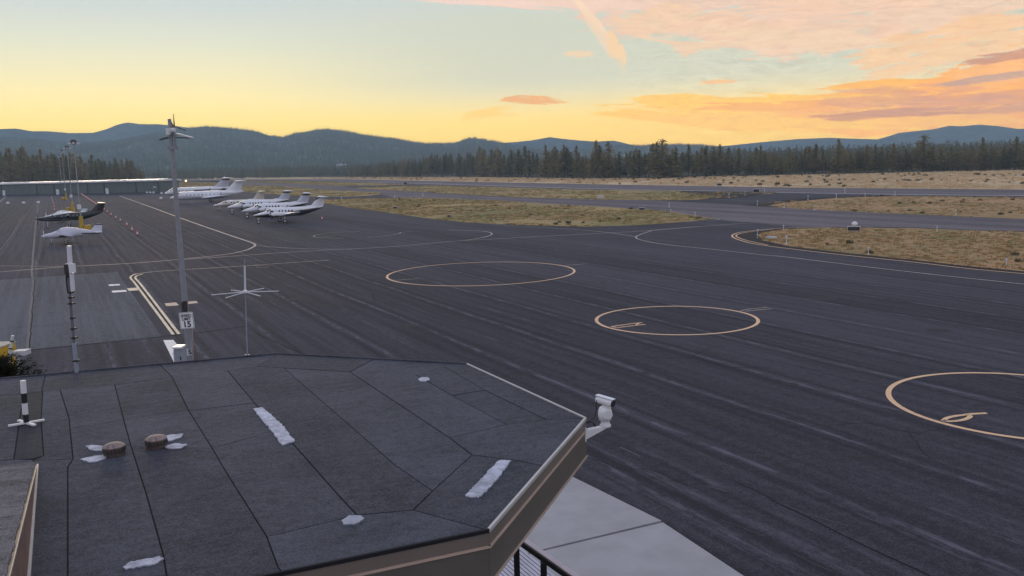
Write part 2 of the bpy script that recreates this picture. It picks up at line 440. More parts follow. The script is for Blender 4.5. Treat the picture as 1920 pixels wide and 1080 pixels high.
def field(name, cols, s1=0.02, s2=0.22, bmp=0.5):
    m, t, p = newmat(name)
    co = worldco(t)
    a = t.noise(co, s1, 5, 0.65, 0.6); b = t.noise(co, s2, 6, 0.7); c3 = t.noise(co, s2 * 9, 4, 0.7); c4 = t.noise(co, s1 * 2.3, 5, 0.6, 1.0)
    c = t.mix(t.ss(t.m('ADD', t.m('MULTIPLY', a, 0.6), t.m('MULTIPLY', b, 0.4)), 0.42, 0.58), cols[0], cols[1])
    c = t.mix(t.ss(t.m('ADD', t.m('MULTIPLY', c4, 0.65), t.m('MULTIPLY', b, 0.35)), 0.5, 0.62), c, cols[2])
    c = t.mix(t.ss(c3, 0.35, 0.55, 0.4, 0.0), c, cols[3])
    t.put(p.inputs['Base Color'], c); p.inputs['Roughness'].default_value = 0.95
    p.inputs['Specular IOR Level'].default_value = 0.1
    bump(t, p, t.m('ADD', b, c3), bmp, 0.3)
    return m
F_DRY = field('dry_field', [(0.66, 0.50, 0.30), (0.54, 0.39, 0.22), (0.42, 0.34, 0.17), (0.22, 0.16, 0.10)], 0.012, 0.12)
F_ISL = field('island_grass', [(0.25, 0.225, 0.09), (0.45, 0.33, 0.15), (0.40, 0.25, 0.14), (0.10, 0.08, 0.045)], 0.03, 0.35)
F_NEAR = field('near_island_grass', [(0.50, 0.31, 0.16), (0.36, 0.25, 0.12), (0.26, 0.24, 0.10), (0.09, 0.07, 0.04)], 0.05, 0.5)
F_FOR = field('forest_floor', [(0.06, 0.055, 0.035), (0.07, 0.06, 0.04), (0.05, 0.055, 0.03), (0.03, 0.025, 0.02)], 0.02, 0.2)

tag(sheet('ground', [(-3400, -600), (3400, -600), (3400, 5050), (-3400, 5050)], -0.03, F_DRY), kind='structure')

apron = gp([(250, 338.5), (300, 337.3), (460, 336.2), (640, 335.8), (800, 339.3), (1100, 345.3), (1500, 351.8), (1920, 355.5), (2300, 354)]) + \
    [Vector((420, 40, 0)), Vector((300, -60, 0)), Vector((-320, -60, 0))] + gp([(-400, 420), (-300, 380), (-200, 372), (-10, 352)])
tag(sheet('apron', apron, 0.0, A_APRON), kind='structure')
# runway and taxiway surfaces, a lighter base colour than the apron
rw = gp([(300, 337.4), (460, 336.3), (640, 335.9), (800, 339.4), (1100, 345.4), (1500, 351.9), (1920, 355.6), (2300, 354.2), (2300, 365),
         (1920, 368), (1700, 366.2), (1454, 361.5), (1350, 359), (1080, 354), (907, 349), (765, 345.4), (620, 339.9), (500, 338), (420, 338.8), (300, 341)])
tag(sheet('runway', rw, 0.012, A_TAXI), kind='structure')
tw = gp([(440, 341.5), (560, 345), (640, 349), (661, 352.4), (682, 354.6), (770, 359), (870, 365), (970, 370), (1095, 373), (1230, 376), (1400, 385), (1500, 391), (1700, 402), (1920, 411), (2300, 426),
         (2300, 452), (1920, 433.5), (1813, 431), (1713, 427), (1613, 426), (1500, 427), (1430, 420), (1340, 410), (1211, 393.5), (1095, 386.5), (960, 378.6), (870, 374.2), (820, 371.5), (745, 371.4), (716, 365), (713, 361), (680, 359.8), (620, 356.7), (560, 351.2), (500, 347.7), (440, 348)])
tag(sheet('taxiway', tw, 0.018, A_TAXI), kind='structure')

islands = {
 'a': [(604, 374.5), (670, 372.5), (745, 371), (820, 371.2), (870, 373.6), (945, 376.8), (1020, 381.6), (1095, 385.8), (1146, 388.6), (1211, 392.6), (1255, 396.4), (1299, 403.6), (1339, 409.5),
       (1300, 414.5), (1240, 419.4), (1180, 423), (1095, 425), (970, 421.7), (870, 416.7), (795, 408.7), (720, 397.5), (660, 390), (607, 381)],
 'b': [(440, 349), (500, 347.5), (560, 351), (620, 356.5), (680, 359.6), (713, 361), (716, 364), (690, 367), (640, 369), (600, 369.5), (540, 366), (470, 360.5), (440, 357)],
 'c': [(420, 339.6), (500, 338.6), (620, 340.5), (700, 343.3), (762, 345.8), (720, 347.8), (640, 348.6), (560, 344.6), (480, 341.4), (420, 341)],
 'd': [(300, 342), (350, 341.2), (425, 342), (418, 347.5), (380, 350.8), (298, 351)],
 'e': [(661, 352.2), (727, 349.5), (802, 347.8), (907, 350), (1095, 355.4), (1189, 356.6), (1266, 358), (1353, 360), (1450, 361.8), (1452, 362.6), (1397, 368.4), (1342, 372.6), (1299, 375),
       (1233, 375.4), (1124, 374.2), (1080, 373), (970, 369.6), (870, 364.5), (770, 358.5), (682, 354.2)],
 'f': [(1400, 384.8), (1421, 382), (1465, 377.2), (1514, 372.3), (1567, 369.8), (1622, 368), (1679, 367.3), (1778, 368.4), (1920, 370), (2250, 366), (2250, 424), (1920, 410.5), (1778, 404.6), (1709, 401.8), (1594, 396.6), (1480, 390.2)],
 'g': [(1420, 440), (1436, 435), (1470, 430), (1500, 428.4), (1540, 427), (1613, 427), (1713, 427.6), (1813, 431.6), (1920, 434.4), (2250, 452), (2250, 540), (1920, 508.6), (1813, 498.5), (1713, 487), (1580, 473.5), (1480, 461.5), (1432, 451)],
}
isl_world = {k: gp(v, 0.03) for k, v in islands.items()}
for k, v in isl_world.items():
    tag(sheet('grass_verge', v, 0.03, F_NEAR if k in 'gf' else F_ISL), kind='structure')
sh = gp([(1374, 442), (1384, 437.5), (1410, 433.6), (1450, 429.6), (1500, 427.2), (1540, 426.2), (1613, 426.2), (1713, 427), (1813, 431), (1920, 434), (2250, 452), (2250, 556), (1920, 513), (1813, 503), (1713, 491.4), (1580, 477.8), (1463, 464), (1413, 457), (1384, 449)])
tag(sheet('verge_shoulder', sh, 0.02, A_DARK), kind='structure')
tag(sheet('verge_shoulder', gp([(1266, 357.8), (1452, 361.9), (1397, 369.2), (1342, 373.4), (1312, 374.6), (1340, 369), (1290, 363)]), 0.036, A_DARK), kind='structure')
tag(sheet('verge_shoulder', gp([(1392, 385.3), (1421, 381.4), (1465, 376.8), (1514, 372), (1567, 369.3), (1622, 367.5), (1679, 366.7), (1679, 368), (1622, 369.5), (1560, 372), (1500, 377.5), (1460, 382), (1440, 386), (1460, 389)]), 0.036, A_DARK), kind='structure')
pad = gp([(-160, 534), (0, 525), (220, 510), (303, 631), (54, 656), (-160, 676)])
tag(sheet('concrete_pad', pad, 0.006, A_PAD), kind='structure')

# ------------------------------------------------------------ painted markings
def paint(name, c, wear=0.5, rough=0.6):
    m, t, p = newmat(name)
    co = worldco(t)
    n = t.noise(co, 3.0, 6, 0.75); n2 = t.noise(co, 0.25, 3, 0.6)
    f = t.ss(t.m('ADD', t.m('MULTIPLY', n, 0.7), t.m('MULTIPLY', n2, 0.3)), 0.62 - wear * 0.3, 0.40 - wear * 0.3)
    t.put(p.inputs['Base Color'], t.mix(f, c, (0.12, 0.105, 0.11)))
    p.inputs['Roughness'].default_value = rough
    return m
P_YEL = paint('yellow_paint', (0.80, 0.50, 0.27), 0.45)
P_CRM = paint('cream_paint', (0.66, 0.56, 0.40), 0.25)
P_PALE = paint('faded_line_paint', (0.44, 0.36, 0.33), 0.2)
P_WHT = paint('white_paint', (0.72, 0.72, 0.72), 0.3)
P_TAN = paint('tan_paint', (0.44, 0.34, 0.27), 0.2)
P_TAR = mat('tar_seal', (0.014, 0.012, 0.016), 0.85, spec=0.1)
P_CRK = mat('pale_crack', (0.11, 0.1, 0.11), 0.8)

ring('painted_circle', (-2.97, 84.24), 9.06, 0.23, 0.008, P_YEL)
ring('painted_circle', (10.75, 56.62), 5.22, 0.23, 0.008, P_YEL)
ring('painted_circle', (21.29, 35.31), 5.25, 0.23, 0.008, P_YEL)
_c = G(670, 439.3); ring('painted_circle', (_c.x, _c.y), 6.75, 0.16, 0.008, P_PALE, a0=95, a1=262); ring('painted_circle', (_c.x, _c.y), 6.75, 0.16, 0.008, P_PALE, a0=292, a1=372)
_l, _r = G(593.5, 442.5), G(747, 437)
def num(pts, w=0.2, m=None, sm=False): return stripe('painted_number', gp(pts), w, 0.013, m or P_YEL, smooth=sm)
num([(1768, 789.5), (1776, 784), (1790, 780.6), (1806, 778.5), (1822, 776.6), (1850, 775)], 0.2, None, True)
num([(1814, 778), (1819, 781), (1812, 785.6), (1798, 789), (1780, 790.4), (1768, 789)], 0.2, None, True)
num([(1146, 612.6), (1190, 606.4), (1204, 605)], 0.17); num([(1157, 614.6), (1190, 610.6), (1210, 608.4)], 0.17); num([(1146, 612.6), (1157, 614.6)], 0.17); num([(1192, 609.4), (1199, 605.6)], 0.15)
num([(1388, 583), (1409, 579), (1439, 576.8)], 0.14, P_TAN); num([(1397, 584), (1420, 581.6), (1447, 579)], 0.14, P_TAN)
num([(741.6, 525.8), (785, 522.4)], 0.16, P_TAN); num([(1059, 498), (1096, 495)], 0.16, P_TAN)
num([(606, 443.6), (629, 442)], 0.18, P_PALE); num([(750, 435.8), (772, 434.4)], 0.18, P_PALE)
def ln(pts, w, z, m, sm=6): return stripe('painted_line', gp(pts), w, z, m, sm=sm)
ln([(225, 367.5), (285, 389), (350, 413), (420, 437.5), (470, 454.5), (478, 459.5), (474, 463.5), (458, 470), (419, 477.5), (335, 486.5), (240, 494), (125, 500), (60, 505), (-60, 515)], 0.32, 0.008, P_PALE)
ln([(-60, 497.6), (0, 498.6), (125, 499.6)], 0.15, 0.012, P_PALE)
ln([(335, 487.6), (428, 481), (537, 473.2), (622, 468.6), (737, 462.4), (831, 454), (872, 450.6), (904, 445.6), (919, 441.4), (922, 438.6), (917, 435.4), (893, 432.8), (840, 431)], 0.26, 0.010, P_PALE)
ln([(480, 460.6), (498, 462), (538, 465), (600, 467), (660, 467.3)], 0.2, 0.011, P_PALE)
ln([(872, 450.8), (923, 448.4), (1040, 441.9), (1207, 433.2), (1311, 425), (1386, 419.4), (1431, 417.5), (1480, 413), (1497, 408.4), (1501.6, 405), (1489, 401.6), (1442, 397), (1367, 393), (1255, 386.8)], 0.28, 0.014, P_PALE)
ln([(1311, 424.8), (1236, 430.4), (1213, 435.6), (1197, 441.4), (1192.4, 445), (1198, 449), (1227, 455.4), (1264, 460.6), (1330, 467), (1424, 477.4), (1480, 482.6), (1613, 499), (1747, 514.6), (1920, 533), (2050, 548)], 0.24, 0.016, P_PALE)
ln([(1120, 423.6), (1330, 414), (1341, 409.8)], 0.2, 0.05, P_PALE)
ln([(1331, 410.3), (1380, 415), (1440, 419.5), (1500, 425.5), (1560, 427.2)], 0.28, 0.018, P_PALE)
ln([(1213, 392.9), (1270, 398), (1331, 410.3)], 0.3, 0.045, P_PALE)
ln([(1080, 379.6), (1200, 382), (1300, 386.4), (1397, 386.2)], 0.25, 0.018, P_PALE)
ln([(1560, 426.4), (1500, 426.8), (1450, 429), (1410, 432.8), (1384, 436.6), (1373, 441.4), (1376, 446), (1390, 451.4), (1413, 457.2), (1463, 464.4), (1580, 478.2), (1713, 491.8), (1813, 503.6), (1920, 513.6), (2050, 526)], 0.24, 0.024, P_YEL)
ln([(1450, 430), (1413, 434), (1389, 438), (1380, 442), (1386, 446.4), (1402, 451.6), (1440, 459.8)], 0.2, 0.025, P_YEL)
ln([(690, 341.6), (800, 344.2), (920, 348), (1080, 352.9), (1200, 355.6), (1353, 358.4)], 1.1, 0.022, P_WHT)
ln([(1455, 360.6), (1580, 363), (1700, 364.6), (1820, 366), (1920, 366.8), (2200, 367)], 0.9, 0.022, P_WHT)
ln([(636, 381), (680, 388), (740, 396), (830, 410), (930, 421), (1100, 432), (1192, 444)], 0.2, 0.016, P_PALE)
# solid yellow hook of the service lane, with its twin
ln([(325, 627.6), (300, 594), (270, 554), (252, 530), (245, 521.6), (248, 516.6), (262, 512.6), (300, 508.6), (340, 506), (460, 498.6), (560, 491.6), (617, 488)], 0.2, 0.016, P_CRM)
ln([(335.5, 626.6), (309, 592), (280, 554), (262, 531), (254, 522), (256, 517.6), (268, 513.8)], 0.2, 0.018, P_CRM)
tag(sheet('painted_block', gp([(203, 533.6), (224, 532.6), (226, 535), (205, 536.4)]), 0.012, P_WHT), kind='structure')
tag(sheet('painted_block', gp([(209, 545.4), (236, 543.8), (238, 547), (211, 548.8)]), 0.012, P_WHT), kind='structure')
tag(sheet('painted_block', gp([(237.5, 541), (258, 539.6), (262, 544.4), (242, 546)]), 0.022, P_CRM), kind='structure')
tag(sheet('painted_block', gp([(308.5, 569), (330, 567.2), (336, 572.6), (312, 574.4)]), 0.012, P_TAN), kind='structure')
tag(sheet('painted_block', gp([(352, 565.8), (368, 564.4), (371.5, 568.4), (352, 570.4)]), 0.012, P_TAN), kind='structure')
tag(sheet('painted_bar', gp([(306, 638), (325, 637.6), (378, 702), (384, 760), (370, 770)]), 0.012, P_WHT), kind='structure')
for a, b in (((474, 498.4), (486, 498)), ((480, 501.4), (490, 500.8)), ((489, 498.6), (497, 497.6)), ((493, 501.6), (505, 500.6)), ((499, 498), (506, 497.6))):
    stripe('painted_mark', gp([a, b]), 0.14, 0.012, P_TAN, smooth=False)
# cracks, tar and scuffs
rr = random.Random(3)
def crack(pts, w, m, z=0.007, jit=1.0, name='pavement_joint'):
    P = []
    for a, b in zip(pts[:-1], pts[1:]):
        A, B = G(*a), G(*b); n = max(2, int((B - A).length / 1.2))
        for i in range(n):
            q = A.lerp(B, i / n); P.append(q + Vector((rr.uniform(-1, 1), rr.uniform(-1, 1), 0)) * 0.05 * jit)
    P.append(G(*pts[-1])); return stripe(name, P, w, z, m, smooth=False)
crack([(72, 375), (66, 430), (60, 500), (59.5, 520)], 0.22, P_CRK)
crack([(63, 520), (57, 590), (52, 660)], 0.16, P_CRK, 0.012); crack([(65.5, 522), (60, 590), (55, 656)], 0.07, P_TAR, 0.012)
crack([(12, 368), (0, 378), (-20, 394)], 0.3, P_PALE)
crack([(45, 403), (22, 440), (0, 470), (-30, 505)], 0.14, P_CRK)
crack([(0, 527), (70, 522), (140, 517), (220, 511)], 0.09, P_CRK, 0.012)
crack([(0, 617), (60, 613), (130, 607)], 0.06, P_TAR, 0.012); crack([(10, 604), (11, 623), (12, 640)], 0.05, P_CRK, 0.012)
crack([(64, 560), (150, 553), (240, 547)], 0.05, P_CRK, 0.012); crack([(60, 590), (160, 582), (270, 574)], 0.04, P_TAR, 0.012)
crack([(54, 657), (170, 645), (303, 631), (380, 623), (460, 612)], 0.13, P_TAR, 0.012)
crack([(240, 441), (300, 439.6), (390, 436), (470, 431.6), (560, 428)], 0.28, P_CRK)
crack([(1447, 936), (1577, 1003), (1722, 1070), (1800, 1110)], 0.05, P_TAR)
crack([(1380, 903), (1447, 936)], 0.03, P_TAR)
crack([(1452, 940), (1520, 966), (1590, 986)], 0.022, P_CRK); crack([(1326, 910), (1362, 922)], 0.03, P_CRK)
crack([(1350, 975), (1434, 1006)], 0.015, P_CRK); crack([(1488, 1036), (1560, 1072)], 0.015, P_CRK)
crack([(1195, 962), (1250, 945)], 0.02, P_CRK); crack([(1165, 838), (1200, 856)], 0.05, P_CRK)
crack([(478, 624), (560, 660), (640, 700)], 0.1, P_TAR)
crack([(0, 448), (110, 441), (240, 436)], 0.08, P_CRK)

# oil and water stains left on the paving
P_OIL = mat('oil_stain', (0.030, 0.026, 0.031), 0.8, 0.35, 2.0, spec=0.2)
for i, (x, y, r) in enumerate([(508, 418, 1.6), (524, 414, 1.1), (486, 411, 1.5), (462, 404, 1.4), (118, 459, 1.2), (128, 430, 1.3), (700, 520, .8), (905, 520, .55), (1010, 620, .45), (1290, 600, .5), (1268, 606, .3),
        (1540, 560, .9), (1480, 720, .35), (1350, 800, .28), (1620, 860, .3), (1210, 700, .4), (980, 700, .5), (760, 610, .7), (560, 560, .9), (1760, 620, .6), (1270, 900, .2), (1840, 760, .3)]):
    c = G(x, y); n = 22
    pl_ = [(c.x + r * (1 + .35 * mnoise.noise(Vector((math.cos(a) * 1.3, math.sin(a) * 1.3, i * 3.7)))) * math.cos(a) * 1.2, c.y + r * (1 + .35 * mnoise.noise(Vector((math.cos(a) * 1.3, math.sin(a) * 1.3, i * 3.7)))) * math.sin(a) * .8) for a in (6.2832 * k / n for k in range(n))]
    tag(sheet('oil_stain', pl_, 0.0045, P_OIL), kind='structure')
for pts in ([(1180, 660), (1235, 672), (1300, 669), (1372, 690), (1450, 688)], [(1300, 669), (1318, 655), (1352, 648)], [(1560, 800), (1630, 792), (1712, 812), (1790, 806), (1880, 832)], [(1712, 812), (1726, 846), (1770, 872)],
            [(900, 600), (960, 592), (1040, 604), (1096, 598)], [(620, 520), (668, 532), (700, 548), (704, 566)], [(1100, 860), (1160, 880), (1210, 878), (1290, 912)]):
    crack(pts, 0.03 if pts[0][1] > 700 else 0.055, P_TAR, 0.0055, 3.0, 'asphalt_crack')

# ------------------------------------------------------------ concrete walk below the eaves: slabs laid with open joints
CONC = mat('walk_concrete', (0.365, 0.355, 0.36), 0.85, 0.12, 0.9, bmp=0.15)
walk = empty('concrete_walk', (0, 0, 0)); tag(walk, kind='structure')
def slab(pts, z0=-0.02, z1=0.07, m=CONC, name='slab', par=walk):
    return MB().prism([(p.x, p.y) for p in pts], z0, z1).build(name, m, par)
j0, j1 = G(925, 1052, .07), G(1240, 976, .07)
j0b, j1b = G(925, 1055, .07), G(1243, 979.4, .07)
slab([G(1062, 885, .07), G(1076, 895, .07), j1, j0, G(880, 1000, .07), G(960, 920, .07)])
slab([j0b, j1b, G(1440, 1110, .07), G(1000, 1400, .07), G(800, 1200, .07)])

# ------------------------------------------------------------ hills
def forest_mat(name, c, sc1=0.01):
    m, t, p = newmat(name)
    co = worldco(t)
    a = t.noise(co, sc1, 6, 0.7); b = t.noise(co, sc1 * 8, 4, 0.75)
    f = t.m('ADD', t.m('MULTIPLY', a, 0.5), t.m('MULTIPLY', b, 0.5))
    t.put(p.inputs['Base Color'], t.mix(t.ss(f, 0.4, 0.6), tuple(x * 0.55 for x in c), tuple(x * 1.5 for x in c)))
    p.inputs['Roughness'].default_value = 1.0; p.inputs['Specular IOR Level'].default_value = 0.0
    bump(t, p, f, 0.8, 12.0)
    return m
H_NEAR = forest_mat('hill_forest', (0.13, 0.155, 0.085)); H_FAR = forest_mat('far_hill_forest', (0.07, 0.085, 0.07), 0.004)
class Hill:
    def __init__(s, pts, D, D0, drop=0.0, seed=0, rough=0.05):
        A = [azel(x, y) for x, y in pts]; s.az = np.array([a for a, e in A]); s.el = np.array([e for a, e in A])
        s.D, s.D0, s.drop, s.seed, s.rough = D, D0, drop, seed, rough
    def ridge(s, a): return CAMH + s.D * math.tan(float(np.interp(a, s.az, s.el))) - s.drop
    def z(s, a, t):
        h = s.ridge(a) * (t ** 1.35 if t <= 1 else max(0.0, 1 - (t - 1) * 2.2))
        n = mnoise.fractal(Vector((a * 14, t * 3.0, s.seed)), 1.0, 2.0, 5)
        return max(-1.0, h * (1 + n * s.rough * 8 * t * abs(1 - t)) )
    def xy(s, a, t):
        d = s.D0 + (s.D - s.D0) * t; return d * math.sin(a), d * math.cos(a)
    def build(s, name, m, da=0.0016, ts=None):
        ts = ts or [0, .06, .12, .2, .28, .36, .44, .52, .6, .68, .76, .84, .9, .95, 1, 1.06, 1.15, 1.3, 1.5]
        n = int((s.az[-1] - s.az[0]) / da); vs = []; fs = []
        for i in range(n + 1):
            a = s.az[0] + (s.az[-1] - s.az[0]) * i / n
            for t in ts: vs.append((*s.xy(a, t), s.z(a, t)))
        k = len(ts)
        for i in range(n):
            for j in range(k - 1): fs.append((i * k + j, i * k + j + 1, (i + 1) * k + j + 1, (i + 1) * k + j))
        o = MB().add(vs, fs).build(name, m, smooth=False); o.data.shade_smooth(); return tag(o, kind='structure')
# photo survey of the ridge lines
r_far_left = [(-420, 262), (-200, 250), (-60, 245), (0, 242), (30, 241), (60, 246), (90, 246), (130, 249.5), (175, 249), (200, 242), (222, 233), (240, 229.5), (262, 232.5), (300, 233), (330, 236), (420, 250), (520, 300)]
r_main = [(-420, 262), (-200, 256), (0, 254), (40, 254), (70, 256), (110, 263), (160, 263), (217, 259), (262, 250), (312, 242), (350, 235), (385, 231.5), (425, 234), (475, 240), (505, 249), (531, 252), (552, 245), (586, 239), (615, 236.5),
          (635, 239), (682, 248.5), (734, 254), (786, 263), (807, 264), (851, 263), (875, 255.6), (890, 254), (922, 259), (955, 266), (1010, 275), (1090, 290)]
r_mid = [(880, 275), (940, 268), (970, 266), (1000, 262.5), (1031, 257), (1052, 260), (1085, 263), (1117, 265.4), (1151, 263.4), (1182, 271), (1230, 285)]
r_knoll = [(960, 300), (1030, 284), (1100, 275), (1160, 270), (1200, 269), (1262, 267), (1320, 268.4), (1352, 272.5), (1390, 281), (1450, 292)]
r_blue = [(1300, 285), (1340, 274), (1365, 271.6), (1400, 268), (1440, 264), (1500, 259), (1555, 257), (1609, 258.8), (1651, 260), (1700, 263.6), (1780, 264.6), (1830, 258.5), (1870, 258), (1920, 262), (2100, 264), (2350, 250)]
r_mount = [(1560, 290), (1620, 268), (1651, 259.6), (1664, 256), (1686, 249), (1719, 245.5), (1752, 242), (1780, 235.4), (1802, 236.8), (1835, 233.5), (1867, 235.7), (1907, 241.6), (1925, 241), (2050, 248), (2350, 252)]
hills = [Hill(r_far_left, 3900, 3300, 0, 1), Hill(r_main, 3000, 1500, 10, 2, 0.09), Hill(r_mid, 3800, 3200, 0, 3), Hill(r_knoll, 2900, 2200, 9, 4), Hill(r_blue, 3900, 3200, 3, 5), Hill(r_mount, 4300, 3600, 0, 6)]
for h, m in zip(hills, (H_FAR, H_NEAR, H_FAR, H_NEAR, H_FAR, H_FAR)): h.build('hill', m)

# ------------------------------------------------------------ conifers
def needles(name, c, c2):
    m, t, p = newmat(name)
    oi = t.n('ShaderNodeObjectInfo')
    n = t.noise(objco(t), 0.9, 4, 0.7)
    a = t.mix(oi.outputs['Random'], c, c2)
    t.put(p.inputs['Base Color'], t.mix(t.ss(n, 0.3, 0.7), t.mix(0.35, a, (0.02, 0.02, 0.01)), a))
    p.inputs['Roughness'].default_value = 0.75; p.inputs['Specular IOR Level'].default_value = 0.15
    tl_ = t.n('ShaderNodeBsdfTranslucent'); t.put(tl_.inputs[0], a)
    mx = t.n('ShaderNodeMixShader'); mx.inputs[0].default_value = 0.5
    t.nt.links.new(p.outputs[0], mx.inputs[1]); t.nt.links.new(tl_.outputs[0], mx.inputs[2])
    out = [n_ for n_ in t.nt.nodes if n_.type == 'OUTPUT_MATERIAL'][0]; t.nt.links.new(mx.outputs[0], out.inputs[0])
    return m
N_TREE = needles('pine_needles', (0.30, 0.26, 0.11), (0.40, 0.31, 0.14))
N_DARK = needles('fir_needles', (0.24, 0.225, 0.10), (0.31, 0.27, 0.12))
N_HILL = needles('hill_needles', (0.15, 0.16, 0.085), (0.25, 0.21, 0.11))
BARK = mat('bark', (0.10, 0.065, 0.045), 0.9, 0.35, 3, bmp=0.5)
BARK2 = mat('grey_bark', (0.07, 0.06, 0.05), 0.9, 0.35, 3, bmp=0.5)
def crown_mesh(H, Rm, rnd, nb=46, clump=4, base=0.14, col=0.0, tri=0.95):
    """branches with needle clumps; col 0 = cone, 1 = column"""
    vs, fs = [], []
    for b in range(nb):
        f = base + (1 - base) * ((b + rnd.random()) / nb) ** 0.9
        prof = (1 - f) ** (0.8 - 0.35 * col) * (0.65 + 0.35 * min(1, (f - base) * 6 + 0.3))
        L = Rm * prof * rnd.uniform(0.5, 1.2) * 1.15 + 0.15
        a = rnd.uniform(0, 6.283); droop = rnd.uniform(-0.28, 0.05) + 0.4 * max(0, f - 0.75)
        nC = max(1, int(clump * (0.5 + L / Rm)))
        for c in range(nC):
            s = (c + rnd.uniform(0.3, 1.0)) / nC
            P = Vector((math.cos(a) * L * s, math.sin(a) * L * s, H * f + droop * L * s)) + Vector((rnd.gauss(0, .16), rnd.gauss(0, .16), rnd.gauss(0, .14))) * Rm * 0.35
            for k in range(3):
                sz = tri * rnd.uniform(0.55, 1.15) * (0.5 + 0.5 * (1 - f) + 0.15)
                d1 = Vector((math.cos(a + rnd.uniform(-1, 1)), math.sin(a + rnd.uniform(-1, 1)), rnd.uniform(-0.5, 0.35))).normalized() * sz
                d2 = Vector((rnd.gauss(0, 1), rnd.gauss(0, 1), rnd.gauss(0, 0.7))).normalized() * sz * 0.62
                o = len(vs); vs += [tuple(P - d1 * .5 - d2 * .5), tuple(P + d1 * .6), tuple(P - d1 * .2 + d2 * .6)]; fs.append((o, o + 1, o + 2))
    # leader
    for k in range(4):
        o = len(vs); z = H * (0.95 + 0.015 * k); w = 0.35 - 0.07 * k; a = k * 1.9
        vs += [(math.cos(a) * w, math.sin(a) * w, z), (-math.cos(a) * w, -math.sin(a) * w, z), (0, 0, z + 0.06 * H)]; fs.append((o, o + 1, o + 2))
    return vs, fs
def trunk_mb(H, r, rnd, n=7):
    mb = MB(); mb.tube((0, 0, -0.4), (0.02 * H * rnd.uniform(-.3, .3), 0, H * 0.55), r, r * 0.55, n).tube((0.0, 0, H * 0.52), (0, 0, H * 0.98), r * 0.55, r * 0.08, n)
    for k in range(10):
        a = rnd.uniform(0, 6.28); f = rnd.uniform(0.12, 0.7); L = rnd.uniform(.8, 1.9)
        mb.tube((0, 0, H * f), (math.cos(a) * L, math.sin(a) * L, H * f + rnd.uniform(-.3, .4)), r * .16, r * .04, 4)
    return mb
tr = random.Random(11)
protos = []
for i in range(10):
    H = 20.0
    Rm = 1.6 * [3.3, 2.7, 3.9, 2.4, 3.0, 4.3, 2.6, 3.5, 3.1, 3.7][i]
    v, f = crown_mesh(H, Rm, tr, nb=int(1.25 * [95, 84, 105, 78, 90, 110, 80, 95, 90, 100][i]), clump=5, base=[.1, .14, .06, .2, .12, .05, .16, .1, .22, .08][i], col=[0, .4, .2, .7, 0, .3, .6, .1, .5, 0][i], tri=1.5)
    root = empty('pine_tree', (0, 0, 0))
    MB().add(v, f).build('crown', N_TREE if i % 3 else N_DARK, root, fix=False)
    trunk_mb(H, 0.34, tr).build('trunk', BARK if i % 2 else BARK2, root)
    protos.append(root)
far_objs = []
for i in range(6):
    v, f = crown_mesh(16, 1.5 * [2.6, 2.2, 3.0, 2.0, 2.8, 2.4][i], tr, nb=30, clump=2, base=.08, col=[0, .5, .2, .7, .1, .3][i], tri=1.9)
    far_objs.append(MB().add(v, f).build('far_pine', N_HILL, fix=False))
LIB_FAR = lib_collection('far_pines', far_objs)

# tree line: foot of the front row, surveyed
foot = [(850, 331.4), (900, 331.8), (960, 332.4), (1000, 333), (1060, 333.8), (1100, 334.2), (1250, 334), (1275, 333), (1292, 330.5), (1400, 328.8), (1500, 327.6), (1600, 325.4), (1700, 323), (1800, 321), (1850, 320), (1920, 318.4), (2000, 316)]
def foot_y(px): return float(np.interp(px, [p[0] for p in foot], [p[1] for p in foot]))
def top_z(px, ytop, Y): return at(px, ytop, Y).z
used_proto = set()
trees = []
def plant(loc, H, k, label, group, wid=1.0, rz=None):
    p = protos[k]
    o = p if k not in used_proto else copy_tree(p)
    used_proto.add(k)
    o.location = loc; s = H / 20.0; o.scale = (s * wid, s * wid, s); o.rotation_euler = (0, 0, tr.uniform(0, 6.28) if rz is None else rz)
    tag(o, label, 'tree', group); trees.append(o); return o
GT = 'conifers along the far edge of the dry field'
# standouts: px centre, top py, px depth offset, width factor, proto, label
stand = [
 (1730, 254, 1.35, 5, 'tallest broad dark pine standing above the tree line beyond the dry field on the right'),
 (1571, 261, 1.05, 2, 'tall reddish pine rising over its neighbours in the middle of the right tree line'),
 (1640, 271, 1.0, 0, 'slender tapering dark fir standing free of the denser wood, left of the broad pine'),
 (1674, 269, 1.1, 7, 'bushy reddish pine just left of the tallest broad pine'),
 (1847, 282, 1.25, 9, 'short light green pyramidal pine at the field edge near the right end'),
 (1840, 258, 1.0, 4, 'dark pine with double top behind the light green pyramidal one'),
 (1903, 256, 1.1, 7, 'tall pine with a narrow tip at the right end of the tree line'),
 (1243, 262, 1.3, 5, 'big yellow-tinged pine with a broad crown at the step of the field edge'),
 (1141, 266, 1.15, 2, 'broad rounded pine next to a pointed one left of the big yellow-tinged pine'),
 (1119, 263, 1.1, 7, 'pointed tall pine left of the broad rounded pine'),
 (1082, 273, 0.9, 1, 'narrow spire-topped fir left of the pair of tall pines'),
 (1426, 272, 0.9, 4, 'reddish pine with a bare spiky tip in front of the grey wood'),
 (1385, 277, 1.0, 0, 'conical dark fir standing at the field edge where the wood behind is paler'),
 (1480, 277, 1.0, 7, 'rounded pine at the field edge left of the tall reddish pine'),
 (1516, 274, 1.0, 8, 'ragged pine between the rounded pine and the tall reddish pine'),
 (1315, 276, 0.85, 1, 'slim fir close beside its twin right of the big yellow-tinged pine'),
 (1291, 271, 0.85, 3, 'spire-shaped fir immediately right of the big yellow-tinged pine'),
]
for px, ty, wd, k, lab in stand:
    b = G(px, foot_y(px) - (0 if px not in (1840,) else 1.0)); H = top_z(px, ty, b.y)
    plant(b, H, k, lab, GT, wd * 1.12)
px = 852.0
